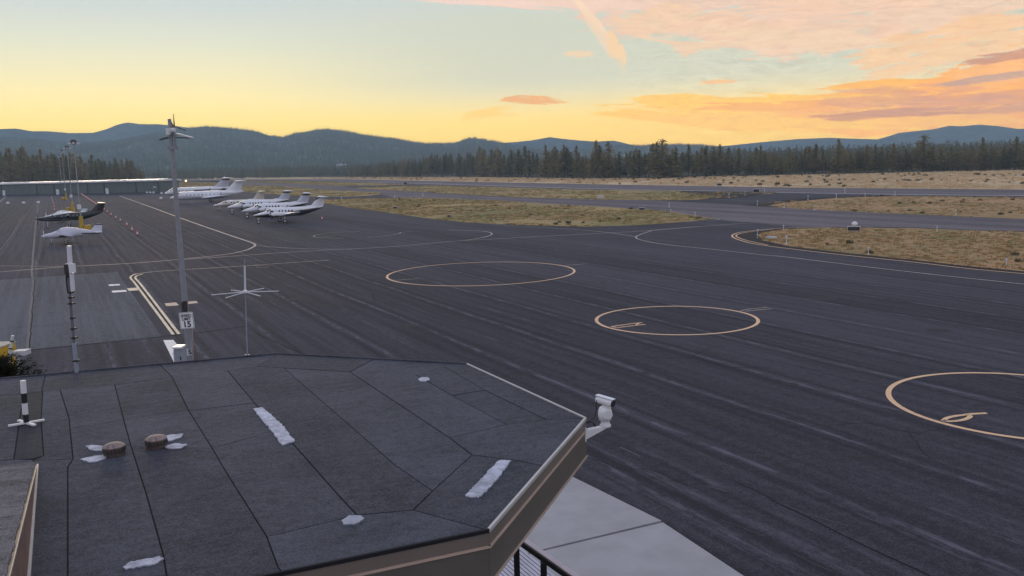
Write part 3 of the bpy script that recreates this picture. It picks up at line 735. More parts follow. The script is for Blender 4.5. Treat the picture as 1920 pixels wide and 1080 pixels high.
while px < 1990:
    step = tr.uniform(4.0, 8.2)
    px += step
    if any(abs(px - s[0]) < 5 for s in stand) : continue
    d = tr.choice([0, 0, .3, .6, .9, 1.4]); b = G(px, foot_y(px) - d)
    base = 298 - 0.012 * (px - 850) if px < 1350 else 296 - 0.02 * (px - 1350)
    if px < 1000: base = 290 - 3 * math.sin((px - 850) / 22) + (900 - px) * 0.12 * (px < 900)
    ty = base + tr.gauss(-5, 8)
    if 860 < px < 1350: ty -= 4
    H = max(7.0, min(25, top_z(px, ty, b.y)))
    warm = tr.random()
    plant(b, H, tr.randrange(10), 'one of the ordinary olive brown conifers in the row behind the dry field', GT, tr.uniform(1.0, 1.5))
# the small far ones to the left of it, getting lower with distance
for px in np.arange(655, 850, 5.2):
    px = px + tr.uniform(-1.5, 1.5); b = G(px, 332.6 - (px - 655) * 0.0045 + tr.uniform(-.4, 0)); ty = np.interp(px, [655, 760, 850], [314, 300, 288]) + tr.gauss(0, 4)
    H = max(8, min(26, top_z(px, float(ty), b.y)))
    plant(b, H, tr.randrange(10), 'one of the distant conifers where the tree line recedes toward the hills', 'receding conifers left of the main tree line', tr.uniform(0.9, 1.3))
# wood behind the hangars on the left
for i in range(64):
    px = -60 + i * 5.3 + tr.uniform(-2, 2)
    Y = tr.uniform(560, 640) + 50 * (i % 2)
    b = at(px, 360, Y); b.z = 0
    ty = np.interp(px, [-60, 0, 50, 90, 150, 200, 240, 272], [270, 281, 282, 288, 290, 300, 304, 312]) + tr.gauss(0, 5) + (6 if i % 2 == 0 else 0)
    if abs(px - 51) < 4: ty = 276
    if abs(px - 83) < 3: ty = 280
    if abs(px - 252) < 4: ty = 301
    H = max(7, min(34, at(px, float(ty), Y).z))
    plant(b, H, tr.randrange(10), 'one of the olive green pines in the wood behind the long hangar', 'pines behind the hangar', tr.uniform(0.8, 1.15))

ORD = 'first second third fourth fifth sixth seventh eighth ninth tenth eleventh twelfth thirteenth fourteenth fifteenth sixteenth seventeenth eighteenth nineteenth twentieth'.split()
def ordw(i):
    if i < 20: return ORD[i]
    t_ = ['twenty', 'thirty', 'forty', 'fifty', 'sixty', 'seventy'][(i + 1) // 10 - 2]
    return t_.replace('y', 'ieth') if (i + 1) % 10 == 0 else t_ + '-' + ORD[(i + 1) % 10 - 1]
def bearing(o): return math.atan2(o.location.x, o.location.y)
short = {'tallest broad': 'tallest broad dark pine', 'tall reddish pine': 'tall reddish pine of the right tree line', 'slender tapering': 'slender tapering dark fir', 'bushy reddish': 'bushy reddish pine', 'short light green': 'short light green pyramidal pine',
  'tall pine with a narrow': 'tall narrow-tipped pine at the right end', 'big yellow-tinged': 'big yellow-tinged pine', 'pointed tall pine': 'pointed tall pine', 'narrow spire-topped': 'narrow spire-topped fir', 'reddish pine with a bare': 'spiky-tipped reddish pine', 'conical dark': 'conical dark fir at the field edge', 'ragged pine': 'ragged pine'}
marks = sorted([(bearing(o), v) for o in trees for k, v in short.items() if o['label'].startswith(k)])
cnt = {}
for o in sorted([o for o in trees if o['label'].startswith('one of the ordinary')], key=lambda o: -bearing(o)):
    rt = [m_ for m_ in marks if m_[0] > bearing(o)]
    k = rt[0][1] if rt else 'picture edge, right of the narrow-tipped pine'
    i = cnt.get(k, 0); cnt[k] = i + 1
    o['label'] = ordw(i) + ' conifer counting leftward from the ' + k
for key, txt in (('one of the distant conifers', ' conifer from the far left end of the low receding tree line'), ('one of the olive green', ' pine from the right end of the wood behind the hangar')):
    L_ = sorted([o for o in trees if o['label'].startswith(key)], key=bearing, reverse='olive' in key)
    for i, o in enumerate(L_): o['label'] = ordw(i) + txt
# forest beyond: uncountable
def z_ground(a, d): return 0.0
pts, scs = [], []
for i in range(14000):
    a = rng.uniform(-0.60, 0.62); d = 560 + 1500 * rng.random() ** 0.8
    # clear of the airfield: beyond the surveyed foot of the trees
    px = 960 + FPX * math.tan(a) * 1.0
    if px < 300: dmin = 640 if px < 285 else 1150
    elif px < 850: dmin = np.interp(px, [300, 640, 850], [1150, 1000, 800])
    else: dmin = G(px, foot_y(min(px, 1990))).length + 25
    if d < dmin: continue
    if px < 300 and d < 1500 and px > 230: continue
    pts.append((d * math.sin(a), d * math.cos(a), 0)); scs.append(rng.uniform(0.85, 1.2) if (px > 1340 and d > 800) else rng.uniform(0.5, 0.8) if d < 1000 else rng.uniform(0.6, 0.95))
scatter('forest', LIB_FAR, pts, scs, 'dark conifer forest filling the plain between the airfield and the hills')
pts, scs = [], []
Hm = hills[1]
while len(pts) < 30000:
    a = rng.uniform(-0.56, 0.10); t = rng.random() ** 0.8 * 1.03
    if Hm.ridge(a) < 5: continue
    x, y = Hm.xy(a, t)
    pts.append((x, y, Hm.z(a, t) - 1)); scs.append(rng.uniform(0.35, 0.8) * (0.75 if t > 0.97 else 1))
Hk = hills[3]
for _ in range(2600):
    a = rng.uniform(-0.56, 0.0); t = rng.uniform(.965, 1.004)
    if mnoise.noise(Vector((a * 60, 0, 5))) < rng.uniform(-.6, .5): continue
    x, y = Hm.xy(a, t); pts.append((x, y, Hm.z(a, t) - 1)); scs.append(rng.uniform(0.28, 0.62))
for _ in range(900):
    a = rng.uniform(0.12, 0.235); t = rng.uniform(.97, 1.004)
    x, y = hills[3].xy(a, t); pts.append((x, y, hills[3].z(a, t) - 1)); scs.append(rng.uniform(0.28, .6))
for _ in range(6000):
    a = rng.uniform(0.0, 0.28); t = rng.random() * 1.03
    if Hk.ridge(a) < 5: continue
    x, y = Hk.xy(a, t); pts.append((x, y, Hk.z(a, t) - 1)); scs.append(rng.uniform(0.35, 0.75))
scatter('hillside_forest', LIB_FAR, pts, scs, 'conifers covering the slopes and the ridge of the hazy hill')
# forest floor under the trees
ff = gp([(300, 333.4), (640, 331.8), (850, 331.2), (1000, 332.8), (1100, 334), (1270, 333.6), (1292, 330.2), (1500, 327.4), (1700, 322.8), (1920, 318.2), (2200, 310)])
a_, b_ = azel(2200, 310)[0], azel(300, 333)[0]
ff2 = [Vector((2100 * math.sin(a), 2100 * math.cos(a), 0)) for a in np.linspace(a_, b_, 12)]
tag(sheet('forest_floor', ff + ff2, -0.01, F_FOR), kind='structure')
lw = [at(x, 350, Y) for x, Y in ((-400, 540), (280, 560), (290, 900), (300, 1300), (-200, 2100), (-600, 1500))]
tag(sheet('forest_floor', [(p.x, p.y) for p in lw], -0.008, F_FOR), kind='structure')

# ------------------------------------------------------------ grass and brush
def tuft(name, m, n, r, h, rnd):
    vs, fs = [], []
    for i in range(n):
        a = rnd.uniform(0, 6.28); q = rnd.uniform(0, r); x, y = q * math.cos(a), q * math.sin(a); b = rnd.uniform(0, 6.28); w = rnd.uniform(.03, .08) * r * 2.2
        hh = h * rnd.uniform(.5, 1.1); o = len(vs); l = rnd.uniform(-.4, .4) * hh
        vs += [(x - w * math.cos(b), y - w * math.sin(b), 0), (x + w * math.cos(b), y + w * math.sin(b), 0), (x + l * math.sin(b), y + l * math.cos(b), hh)]; fs.append((o, o + 1, o + 2))
    return MB().add(vs, fs).build(name, m, fix=False)
def tmat(name, a, b):
    m, t, p = newmat(name); oi = t.n('ShaderNodeObjectInfo')
    t.put(p.inputs['Base Color'], t.mix(oi.outputs['Random'], a, b)); p.inputs['Roughness'].default_value = 0.9; p.inputs['Specular IOR Level'].default_value = 0.1
    return m
TG = tmat('verge_tuft', (0.17, 0.17, 0.065), (0.52, 0.37, 0.17)); TT = tmat('dry_tuft', (0.74, 0.56, 0.34), (0.52, 0.37, 0.21)); TS = tmat('sage', (0.16, 0.14, 0.08), (0.09, 0.075, 0.05))
TR = tmat('rust_tuft', (0.46, 0.26, 0.12), (0.24, 0.21, 0.09))
tl = random.Random(5)
L_G = lib_collection('verge_tufts', [tuft('tuft', TG, 16, .5, .15, tl) for _ in range(4)] + [tuft('tuft', TT, 16, .45, .15, tl)])
L_N = lib_collection('near_tufts', [tuft('tuft', TR, 16, .45, .14, tl) for _ in range(3)] + [tuft('tuft', TG, 16, .45, .14, tl), tuft('tuft', TT, 16, .4, .14, tl)])
L_D = lib_collection('dry_tufts', [tuft('tuft', TT, 18, 1.0, .28, tl) for _ in range(4)])
L_S = lib_collection('sage_bushes', [tuft('bush', TS, 60, .8, .8, tl) for _ in range(3)])
def cover(keys, coll, dens, smin, smax, label, name='grass', z=0.03, clump=0.06, thr=0.0, lim=None):
    P = np.concatenate([sample(isl_world[k] if isinstance(k, str) else k, dens) for k in keys])
    keep = np.array([mnoise.noise(Vector((x * clump, y * clump, 3.1))) > thr + rng.normal(0, .12) for x, y in P]) if len(P) else []
    P = P[keep]; 
    if lim: P = P[:lim]
    scatter(name, coll, np.c_[P, np.full(len(P), z)], rng.uniform(smin, smax, len(P)), label)
cover(['a'], L_G, 1.1, .6, 1.5, 'olive and straw coloured grass on the verge between apron and taxiway', thr=-.15)
cover(['g'], L_N, 2.6, .5, 1.2, 'rusty dry grass and weeds on the near verge beside the lit sign', thr=-.25)
cover(['f'], L_N, .7, .6, 1.5, 'rust tinted dry grass on the verge between taxiway and runway on the right', thr=-.1)
cover(['b', 'c', 'd', 'e'], L_G, .35, .8, 2.0, 'olive grass on the verges between the far taxiways and the runway', thr=-.1)
dry = gp([(560, 334.6), (640, 335.2), (800, 338.6), (1100, 344.6), (1500, 351), (1920, 354.8), (2200, 354), (2200, 312), (1920, 318.6), (1700, 323.2), (1500, 327.8), (1295, 330.8), (1275, 333.4), (1100, 334.4), (1000, 333.2), (850, 331.8), (640, 332.2)])
cover([dry], L_D, .12, .7, 1.6, 'tall straw coloured bunch grass of the dry field beyond the runway', 'dry_grass', 0, .03, -.3)
cover([dry], L_S, .0055, .5, 1.3, 'dark sagebrush dotted through the dry field beyond the runway', 'sagebrush', 0, .02, -.05)
cover(['a', 'g', 'f'], L_S, .02, .3, .65, 'low dark brush clumps scattered over the grass verges', 'brush', .03, .05, .1)

# ------------------------------------------------------------ haze
hz = MB().box((0, 2250, (HZ_TOP - 1.2) / 2), (7000, 5900, HZ_TOP + 1.2)).build('haze', bpy.data.materials.new('haze_air'))
hm = hz.data.materials[0]; hm.use_nodes = True; hm.node_tree.nodes.clear(); t = NT(hm.node_tree)
pv = t.n('ShaderNodeVolumePrincipled'); pv.inputs['Color'].default_value = (0.56, 0.80, 1.0, 1); pv.inputs['Density'].default_value = HZ_D
pv.inputs['Anisotropy'].default_value = 0.0
oo = t.n('ShaderNodeOutputMaterial'); t.nt.links.new(pv.outputs[0], oo.inputs['Volume'])
tag(hz, kind='stuff')
hz.display_type = 'WIRE'

# ============================================================ OBJECTS
WHITE = mat('white_gloss_paint', (0.74, 0.75, 0.78), 0.28, 0.05, 1.5)
WMAT = mat('white_matt_paint', (0.72, 0.73, 0.74), 0.5, 0.08, 8)
BLACK = mat('black_rubber', (0.012, 0.012, 0.014), 0.55, 0.2, 9)
GLASS = mat('dark_window_glass', (0.018, 0.024, 0.032), 0.08, 0.2, 3, spec=0.8)
STEEL = mat('galvanised_steel', (0.33, 0.34, 0.36), 0.45, 0.15, 5, metal=0.6)
GREYP = mat('grey_painted_steel', (0.26, 0.27, 0.30), 0.5, 0.12, 4)
YEL = mat('safety_yellow_paint', (0.50, 0.33, 0.03), 0.5, 0.15, 4)
ORG = mat('traffic_orange', (0.62, 0.09, 0.04), 0.5, 0.12, 9)
DARKP = mat('dark_metal', (0.03, 0.03, 0.035), 0.4, 0.2, 6)

# ------------------------------------------------------------ aircraft
def livery(name, top, bot, z0, zx, xs=0.0, band=None, extra=None, soft=0.02):
    """two colour paint: below the line z = z0 + zx*(x-xs) the lower colour"""
    m, t, p = newmat(name); co = objco(t); x, y, z = t.sep(co)
    n = t.noise(co, 0.8, 4, 0.6)
    line = t.m('ADD', t.m('MULTIPLY', t.m('SUBTRACT', x, xs), zx), z0)
    f = t.ss(t.m('SUBTRACT', z, line), -soft, soft)
    tp = t.mix(t.ss(n, 0.3, 0.7), tuple(c * 0.93 for c in top), top)
    c = t.mix(f, bot, tp)
    if band:
        bz, bzx, bw, bc, bx0, bx1 = band
        l2 = t.m('ADD', t.m('MULTIPLY', x, bzx), bz)
        g = t.m('MULTIPLY', t.ss(t.m('ABSOLUTE', t.m('SUBTRACT', z, l2)), bw, bw * 0.7), t.m('MULTIPLY', t.ss(x, bx0, bx0 + .1), t.ss(x, bx1, bx1 - .1)))
        c = t.mix(g, c, bc)
    if extra:
        ex0, ex1, ez0, ec = extra
        g = t.m('MULTIPLY', t.m('MULTIPLY', t.ss(x, ex0, ex0 + .15), t.ss(x, ex1, ex1 - .15)), t.ss(z, ez0, ez0 + .05))
        c = t.mix(g, c, ec)
    t.put(p.inputs['Base Color'], c); p.inputs['Roughness'].default_value = 0.3; p.inputs['Coat Weight'].default_value = 0.3
    return m
def ell(s, zc, hw, hh, xn, n=20, e=2.3, a0=0, a1=360, k=1.0):
    out = []; full = (a1 - a0) >= 360; N = n if full else n + 1
    for i in range(N):
        t = R(a0 + (a1 - a0) * i / n); c, s_ = math.cos(t), math.sin(t)
        out.append((xn - s, k * hw * math.copysign(abs(c) ** (2 / e), c), zc + k * hh * math.copysign(abs(s_) ** (2 / e), s_)))
    return out
AF = [(0, 0), (.04, .035), (.15, .065), (.35, .075), (.65, .05), (1, .004), (1, -.004), (.65, -.02), (.35, -.035), (.12, -.03), (.03, -.02)]
def foil(mb, secs, vert=False, th=1.0):
    rs = []
    for (x, y, z, ch) in secs:
        rs.append([(x - u * ch, y + (w * ch * th if vert else 0), z + (0 if vert else w * ch * th)) for u, w in AF])
    return mb.rings(rs)
def interp_st(st, s):
    for a, b in zip(st[:-1], st[1:]):
        if a[0] <= s <= b[0]:
            k = (s - a[0]) / (b[0] - a[0]); return tuple(a[i] + k * (b[i] - a[i]) for i in range(4))
    return st[-1]
def airplane(name, loc, tail_az, S, P, label, cat, group=None):
    rz = math.atan2(-math.cos(tail_az), -math.sin(tail_az))
    root = empty(name, loc, rz, S); tag(root, label, cat, group)
    st = P['st']; xn = P['nose']
    MB().rings([ell(*q, xn) for q in st]).build('fuselage', P['paint'], root, smooth=True)
    s0, s1, a0 = P['glass']
    sts = sorted({s0, (s0 + s1) / 2, s1}); mb = MB()
    rings_ = []
    for s in sts:
        q = interp_st(st, s); lo = a0 + (12 if s == s1 else 0); rings_.append(ell(*q, xn, n=12, a0=lo, a1=180 - lo, k=1.012))
    inner = [[(x, y * .97, z - .02) for x, y, z in r] for r in rings_]
    mb.rings(rings_, closed=False, caps=False); mb.build('windshield', P.get('glassmat', GLASS), root)
    for s, z, w, h in P['win']:
        q = interp_st(st, s)
        k = max(0.0, 1 - (abs((z - q[1]) / q[3])) ** 2.3) ** (1 / 2.3)
        for sg in (1, -1):
            y = q[2] * k
            pts = [(xn - s + w * .5 * math.cos(R(a)), z + h * .5 * math.sin(R(a))) for a in range(0, 360, 36)]
            MB().rings([[(x, sg * (y - .05), zz) for x, zz in pts], [(x, sg * (y + .012), zz) for x, zz in pts]]).build('window', P.get('winmat', GLASS), root)
    for sg in (1, -1):
        secs = [(xn - a, sg * b, c, d) for a, b, c, d in P['wing']]
        foil(MB(), secs, th=P.get('wth', 1.4)).build('wing', P.get('wpaint', WHITE), root, smooth=True)
    if P.get('tips'):
        for sg in (1, -1):
            x_, y_, z_, ch_ = P['tips']; foil(MB(), [(xn - x_, sg * y_, z_, ch_), (xn - x_ - .1, sg * (y_ + .35), z_ + .06, ch_ * .8)], th=2.6).build('wing_tip', P['tipmat'], root, smooth=True)
    foil(MB(), [(xn - a, 0, c, d) for a, c, d in P['fin']], vert=True, th=.8).build('fin', P.get('finpaint', P['paint']), root, smooth=True)
    if P.get('dorsal'):
        foil(MB(), [(xn - a, 0, c, d) for a, c, d in P['dorsal']], vert=True, th=.3).build('dorsal_fin', P['paint'], root, smooth=True)
    tp_ = MB()
    foil(tp_, [(xn - a, b, c, d) for a, b, c, d in P['tail'][::-1]] + [(xn - a, -b, c, d) for a, b, c, d in P['tail'][1:]], th=1.8)
    tp_.build('tailplane', P.get('tailpaint', WHITE), root, smooth=True)
    for kind, s, y, z, r, L in P['eng']:
        for sg in ((1, -1) if y else (1,)):
            if kind == 'nac':
                mb = MB().rings([ell(s + u * L, z + w * r, r * k, r * k * 1.05, xn, n=14) for u, w, k in ((0, 0, .42), (.06, 0, .75), (.2, .05, 1), (.45, .1, 1.0), (.7, .1, .75), (1, .2, .15))])
                mb.v = [(a, b + sg * y, c) for a, b, c in mb.v]
                n_ = mb.build('engine_nacelle', P.get('engpaint', WHITE), root, smooth=True)
                MB().tube((xn - s - .12 * L, sg * (y + r * .8), z - r * .5), (xn - s - .26 * L, sg * (y + r * 1.35), z - r * .55), .11, .13, 8).build('exhaust', DARKP, n_)
            if kind == 'jet':
                mb = MB().rings([ell(s + u * L, z, r * k, r * k, xn, n=16, e=2) for u, k in ((0, .84), (.02, .98), (.2, 1.06), (.6, 1), (.9, .75), (1, .6))])
                mb.v = [(a, b + sg * y, c) for a, b, c in mb.v]
                n_ = mb.build('engine_nacelle', P.get('engpaint', WHITE), root, smooth=True)
                MB().tube((xn - s - .01, sg * y, z), (xn - s + .01, sg * y, z), r * .78, r * .78, 16).build('engine_intake', DARKP, n_)
                MB().box((xn - s - L * .5, sg * (y - r) * .8, z - .05), (L * .55, r * 1.2, .16)).build('pylon', WHITE, root)
    for s, y, z, r, nb, bc in P['prop']:
        for sg in ((1, -1) if y else (1,)):
            h = MB().rings([ell(u * .42, 0, k * .19, k * .19, 0, n=10, e=2) for u, k in ((-1, .08), (-.7, .55), (-.3, .9), (0, 1), (.15, 1))])
            h = h.build('propeller', P.get('spin', STEEL), root, smooth=True, loc=(xn - s, sg * y, z))
            for i in range(nb):
                a = 2 * math.pi * i / nb + P.get('ppos', R(0)) + math.pi / 2
                d = Vector((0, math.cos(a), math.sin(a))); e_ = Vector((.55, -math.sin(a) * .83, math.cos(a) * .83))
                vs = []
                for rr_, w in ((.12, .07), (.35, .15), (.65, .17), (.92, .12), (1, .05)):
                    for q in (-1, 1):
                        for u in (-.012, .012): vs.append(d * r * rr_ + e_ * w * q * .6 + Vector((u, 0, 0)))
                fs = []
                for j in range(4):
                    o = j * 4; fs += [(o, o + 2, o + 6, o + 4), (o + 1, o + 5, o + 7, o + 3), (o, o + 4, o + 5, o + 1), (o + 2, o + 3, o + 7, o + 6)]
                fs += [(0, 1, 3, 2), (16, 18, 19, 17)]
                MB().add(vs, fs).build('blade', bc, h)
    for s, y, r, ztop in P['gear']:
        for sg in ((1, -1) if y else (1,)):
            g = MB().tube((0, 0, r), (0.05, 0, ztop), .055, .07, 8)
            g.box((0.0, 0, r + .02), (.12, .16, .08)).beam((-.4, 0, ztop), (0, 0, r + (ztop - r) * .4), .05, .05)
            g = g.build('landing_gear', P.get('gearpaint', WHITE), root, loc=(xn - s, sg * y, 0))
            for wy in ((-.14, .14) if P.get('twin') or (not y and P.get('twin_nose')) else (0.0,)):
                w = MB().rings([[(R_ * math.cos(2 * math.pi * i / 16), yy, R_ * math.sin(2 * math.pi * i / 16)) for i in range(16)] for yy, R_ in ((-.085, r * .8), (-.05, r), (.05, r), (.085, r * .8))])
                w = w.build('wheel', BLACK, g, smooth=True, loc=(0, wy, r))
                MB().tube((0, -.1, 0), (0, .1, 0), r * .5, r * .5, 12).build('rim', WMAT, w)
    for s, z, L in P.get('masts', []):
        foil(MB(), [(xn - s, 0, z, L * .8), (xn - s - L * .3, 0, z + L, L * .35)], vert=True).build('antenna_blade', WHITE, root)
    return root

def w5(s0, ds, z, w=.36, h=.42, n=5): return [(s0 + i * ds, z, w, h) for i in range(n)]
W_ = (0.80, 0.81, 0.84)
KA = dict(st=[(0, 1.52, .04, .04), (.25, 1.55, .19, .17), (.9, 1.6, .42, .36), (1.8, 1.68, .58, .5), (2.5, 1.78, .68, .62), (3.0, 1.93, .73, .78), (3.6, 2.05, .75, .88), (4.4, 2.08, .75, .9), (9.3, 2.08, .75, .9), (10.6, 2.2, .62, .74), (12, 2.42, .42, .5), (13.3, 2.62, .2, .25), (13.9, 2.7, .05, .1)],
    nose=.95, paint=livery('livery_black_belly', W_, (.012, .012, .014), 1.50, .0, 0, band=(2.05, -.0, .03, (.03, .03, .04), -10.5, -4.6), extra=None), glass=(2.62, 3.25, 34), win=[(3.62, 2.3, .55, .36)] + w5(5.0, .62, 2.28) + [(9.35, 2.28, .26, .3)],
    wing=[(5.0, .5, 1.5, 3.0), (5.15, 2.6, 1.62, 2.7), (6.35, 8.4, 2.3, 1.15)], fin=[(10.6, 2.55, 3.2), (11.7, 3.3, 2.4), (12.9, 4.7, 1.5)], dorsal=[(8.9, 2.7, 3.6), (11.0, 3.15, 1.2)],
    tail=[(12.8, 0, 4.72, 1.75), (13.1, .5, 4.74, 1.5), (13.75, 2.85, 4.76, .8)], eng=[('nac', 2.95, 2.6, 1.72, .46, 5.3)], prop=[(2.92, 2.6, 1.72, 1.22, 4, DARKP)],
    gear=[(.98, 0, .35, 1.25), (5.6, 2.6, .38, 1.5)], masts=[(6.8, 2.9, .3)])
# the painted lines of the three sisters differ
liv4 = livery('livery_black_belly', W_, (.012, .012, .014), 1.72, -.075, 0, band=(1.62, -.085, .045, (.35, .28, .2), -12, 1.5))
liv3 = livery('livery_dark_tail_sweep', W_, (.02, .022, .03), .98, -.135, 0, band=(1.45, -.05, .04, (.05, .05, .07), -8, 2))
fin4 = livery('fin_black_tip', (.012, .012, .014), W_, 3.75, -.55, -10.95)
fin3 = livery('fin_grey_tip', (0.6, 0.62, .70), (0.6, 0.62, .70), 0, 0, 0, extra=(-14, -9, 4.25, (.05, .05, .06)))
AZT = R(64)
GP = 'twin turboprops with high tails parked side by side'
airplane('turboprop_airplane', G(484.5, 419.5), AZT, 1.0, dict(KA, paint=liv4, finpaint=fin4, engpaint=livery('nacelle_white_black', W_, (.012, .012, .014), 1.5, 0)), 'nearest parked twin turboprop, white over a solid black belly, black under its high tail', 'airplane', GP)
airplane('turboprop_airplane', G(463, 409.5), AZT, 1.05, dict(KA, paint=liv3, finpaint=fin3), 'white twin turboprop parked second from the front, directly behind the black-bellied one', 'airplane', GP)
airplane('turboprop_airplane', G(435, 401.5), AZT, 1.07, dict(KA, paint=liv3, finpaint=fin3), 'white twin turboprop parked third back, its nose next to the small cream jet', 'airplane', GP)
CREAM = (.72, .70, .66)
CJ = dict(st=[(0, 1.2, .04, .04), (.4, 1.26, .25, .2), (1.4, 1.4, .5, .42), (2.6, 1.6, .68, .62), (3.4, 1.75, .74, .78), (4.4, 1.8, .76, .82), (9, 1.8, .76, .82), (11, 2.0, .55, .6), (13, 2.3, .25, .3), (13.8, 2.4, .05, .08)],
    nose=1.5, paint=livery('livery_cream', CREAM, (.40, .30, .24), 1.25, -.03, 0, band=(1.42, -.03, .06, (.3, .2, .16), -12, 1)), glass=(2.5, 3.3, 30), win=[(3.35, 1.98, .5, .32)] + w5(4.7, .75, 1.98, .34, .34, 5),
    wing=[(6.2, .5, 1.15, 2.4), (7.4, 7.2, 1.6, .9)], fin=[(10.2, 2.3, 3.2), (12.0, 4.6, 1.7)], tail=[(12.0, 0, 4.62, 1.5), (12.9, 2.7, 4.66, .8)], eng=[('jet', 9.3, 1.2, 2.25, .42, 2.2)], prop=[],
    finpaint=livery('fin_cream', (.60, .54, .46), (.60, .54, .46), 0, 0), tailpaint=mat('cream_paint_gloss', (.74, .70, .58), .35, .05, 2), gear=[(1.5, 0, .22, .95), (7.6, 2.0, .27, 1.0)])
airplane('business_jet', G(411, 394.5), AZT, 1.0, CJ, 'small cream business jet with a pointed nose, beyond the row of white turboprops', 'jet')
GX = dict(st=[(0, 1.95, .05, .05), (.4, 2.0, .36, .3), (1.5, 2.15, .85, .75), (2.7, 2.42, 1.18, 1.2), (4, 2.6, 1.35, 1.48), (16.5, 2.6, 1.35, 1.48), (19.5, 2.75, 1.1, 1.2), (22.5, 3.05, .65, .78), (25, 3.4, .3, .36), (26, 3.5, .06, .1)],
    nose=2.7, paint=livery('livery_blue_lines', W_, (.50, .52, .55), 1.85, 0, band=(2.35, .055, .09, (.06, .09, .2), -20, 1)), glass=(2.2, 3.4, 36), win=w5(5.6, 1.35, 2.85, .42, .34, 8),
    wing=[(10.3, .8, 1.55, 5.6), (13.2, 4.5, 1.9, 3.4), (17.6, 11.6, 2.6, 1.5)], fin=[(18.8, 3.4, 6.0), (22.8, 7.1, 3.0)], tail=[(22.6, 0, 7.15, 3.0), (25.1, 4.4, 7.3, 1.3)], eng=[('jet', 17.4, 1.85, 3.1, .72, 4.4)], prop=[],
    gear=[(2.7, 0, .3, 1.6), (14.2, 2.0, .45, 1.7)], twin=True)
airplane('business_jet', at(334, 381.5, G(334, 381.5).y), R(62), 0.94, GX, 'large white business jet with thin dark blue sweeping lines, the nearer one', 'jet')
GX2 = dict(GX, paint=livery('livery_black_swoosh', W_, (.02, .02, .025), 1.55, -.01, band=(2.6, -.012, .34, (.012, .012, .016), -21, -8.5)), finpaint=livery('fin_grey_pattern', (.55, .55, .62), (.55, .55, .62), 0, 0, extra=(-30, -8, 6.4, (.02, .015, .02))), tailpaint=mat('white_pink_paint', (.74, .68, .68), .35, .06, 2))
airplane('business_jet', G(322, 371.5), R(60), 1.02, GX2, 'large white business jet with black belly and swoosh, behind the blue-lined one', 'jet')

PA = dict(st=[(.12, 1.32, .1, .1), (.3, 1.32, .3, .28), (1.2, 1.36, .48, .42), (1.95, 1.5, .57, .56), (2.6, 1.70, .62, .76), (3.3, 1.76, .64, .84), (4.3, 1.74, .58, .80), (5.6, 1.64, .43, .60), (7, 1.52, .25, .36), (8.3, 1.5, .1, .2), (8.7, 1.5, .04, .1)],
    tips=(2.5, 5.3, 1.42, 1.4), tipmat=BLACK, nose=1.15, paint=livery('livery_white_single', (.62, .62, .70), (.52, .52, .56), 1.05, 0, band=(1.52, .02, .10, (.03, .015, .02), -7.4, -4.4)), glass=(2.0, 2.6, 28), win=[], glassmat=mat('grey_cabin_cover', (.42, .43, .50), .6, .1, 3),
    wing=[(2.3, .4, 1.02, 2.1), (2.55, 5.3, 1.45, 1.25)], wpaint=livery('wing_black_tip', W_, W_, 0, 0), fin=[(6.7, 1.6, 1.9), (7.8, 2.85, 1.0)], tail=[(7.5, 0, 1.55, 1.1), (7.75, 2.0, 1.58, .75)], eng=[], prop=[(.15, 0, 1.32, .95, 3, WMAT)],
    spin=WHITE, finpaint=livery('fin_black_cap', (.62, .62, .70), (.5, .08, .05), 1.62, 0, extra=(-20, 5, 2.66, (.015, .012, .015))), gear=[(1.15, 0, .2, 1.0), (3.3, 1.7, .22, 1.05)], ppos=R(20))
airplane('propeller_airplane', G(97, 457.5), R(66), 0.96, PA, 'small white low-wing single with red and black tail stripe, nearest airplane on the left', 'airplane')
PC = dict(st=[(.15, 1.95, .12, .12), (.5, 1.93, .34, .33), (1.6, 1.9, .5, .48), (2.8, 1.93, .6, .6), (3.4, 2.1, .72, .76), (4.1, 2.2, .77, .86), (9, 2.2, .76, .86), (10.8, 2.35, .58, .68), (12.6, 2.65, .32, .42), (14.0, 3.0, .06, .1)],
    tips=(6.3, 7.9, 2.75, .7), tipmat=WHITE, winmat=mat('glint_toned_window_glass', (.22, .25, .27), .15, .2, 3), nose=2.1, paint=livery('livery_black_white_top', (.62, .66, .68), (.012, .014, .016), 2.42, -.12, 0, band=(1.72, .02, .035, (.3, .32, .33), -7, 1)), glass=(2.95, 3.5, 34), win=[(3.8, 2.42, .55, .34)] + w5(5.2, .8, 2.36, .32, .38, 5),  # light spots on the windows put into a paler glass colour
    wing=[(5.1, .5, 1.45, 2.3), (5.8, 7.6, 2.2, 1.1), (6.3, 7.9, 2.75, .6)], wpaint=mat('black_gloss', (.02, .02, .024), .25, .1, 2), fin=[(10.9, 2.7, 3.0), (12.9, 4.7, 1.7)], dorsal=[(9.0, 2.85, 3.2), (11.4, 3.3, 1.0)],
    finpaint=livery('fin_black_red', (.012, .012, .014), (.22, .03, .04), 3.05, -.12, -10), tail=[(12.8, 0, 4.73, 1.8), (13.3, 2.6, 4.77, 1.0)], tailpaint=mat('black_gloss', (.02, .02, .024), .25, .1, 2), eng=[], prop=[(.12, 0, 1.95, 1.33, 4, BLACK)], spin=DARKP,
    gear=[(2.1, 0, .25, 1.5), (6.6, 2.2, .3, 1.5)])
pcx_ = airplane('propeller_airplane', G(90, 427.5), R(64), 0.87, PC, 'glossy black single turboprop with white roof line and tall black and red tail', 'airplane'); pcx_.scale = (.87, .87, .96)
TEAL = mat('teal_glint_toned_glass', (.45, .50, .36), .15, .2, 1.5)  # yellow glint mixed into the base colour of the teal glass
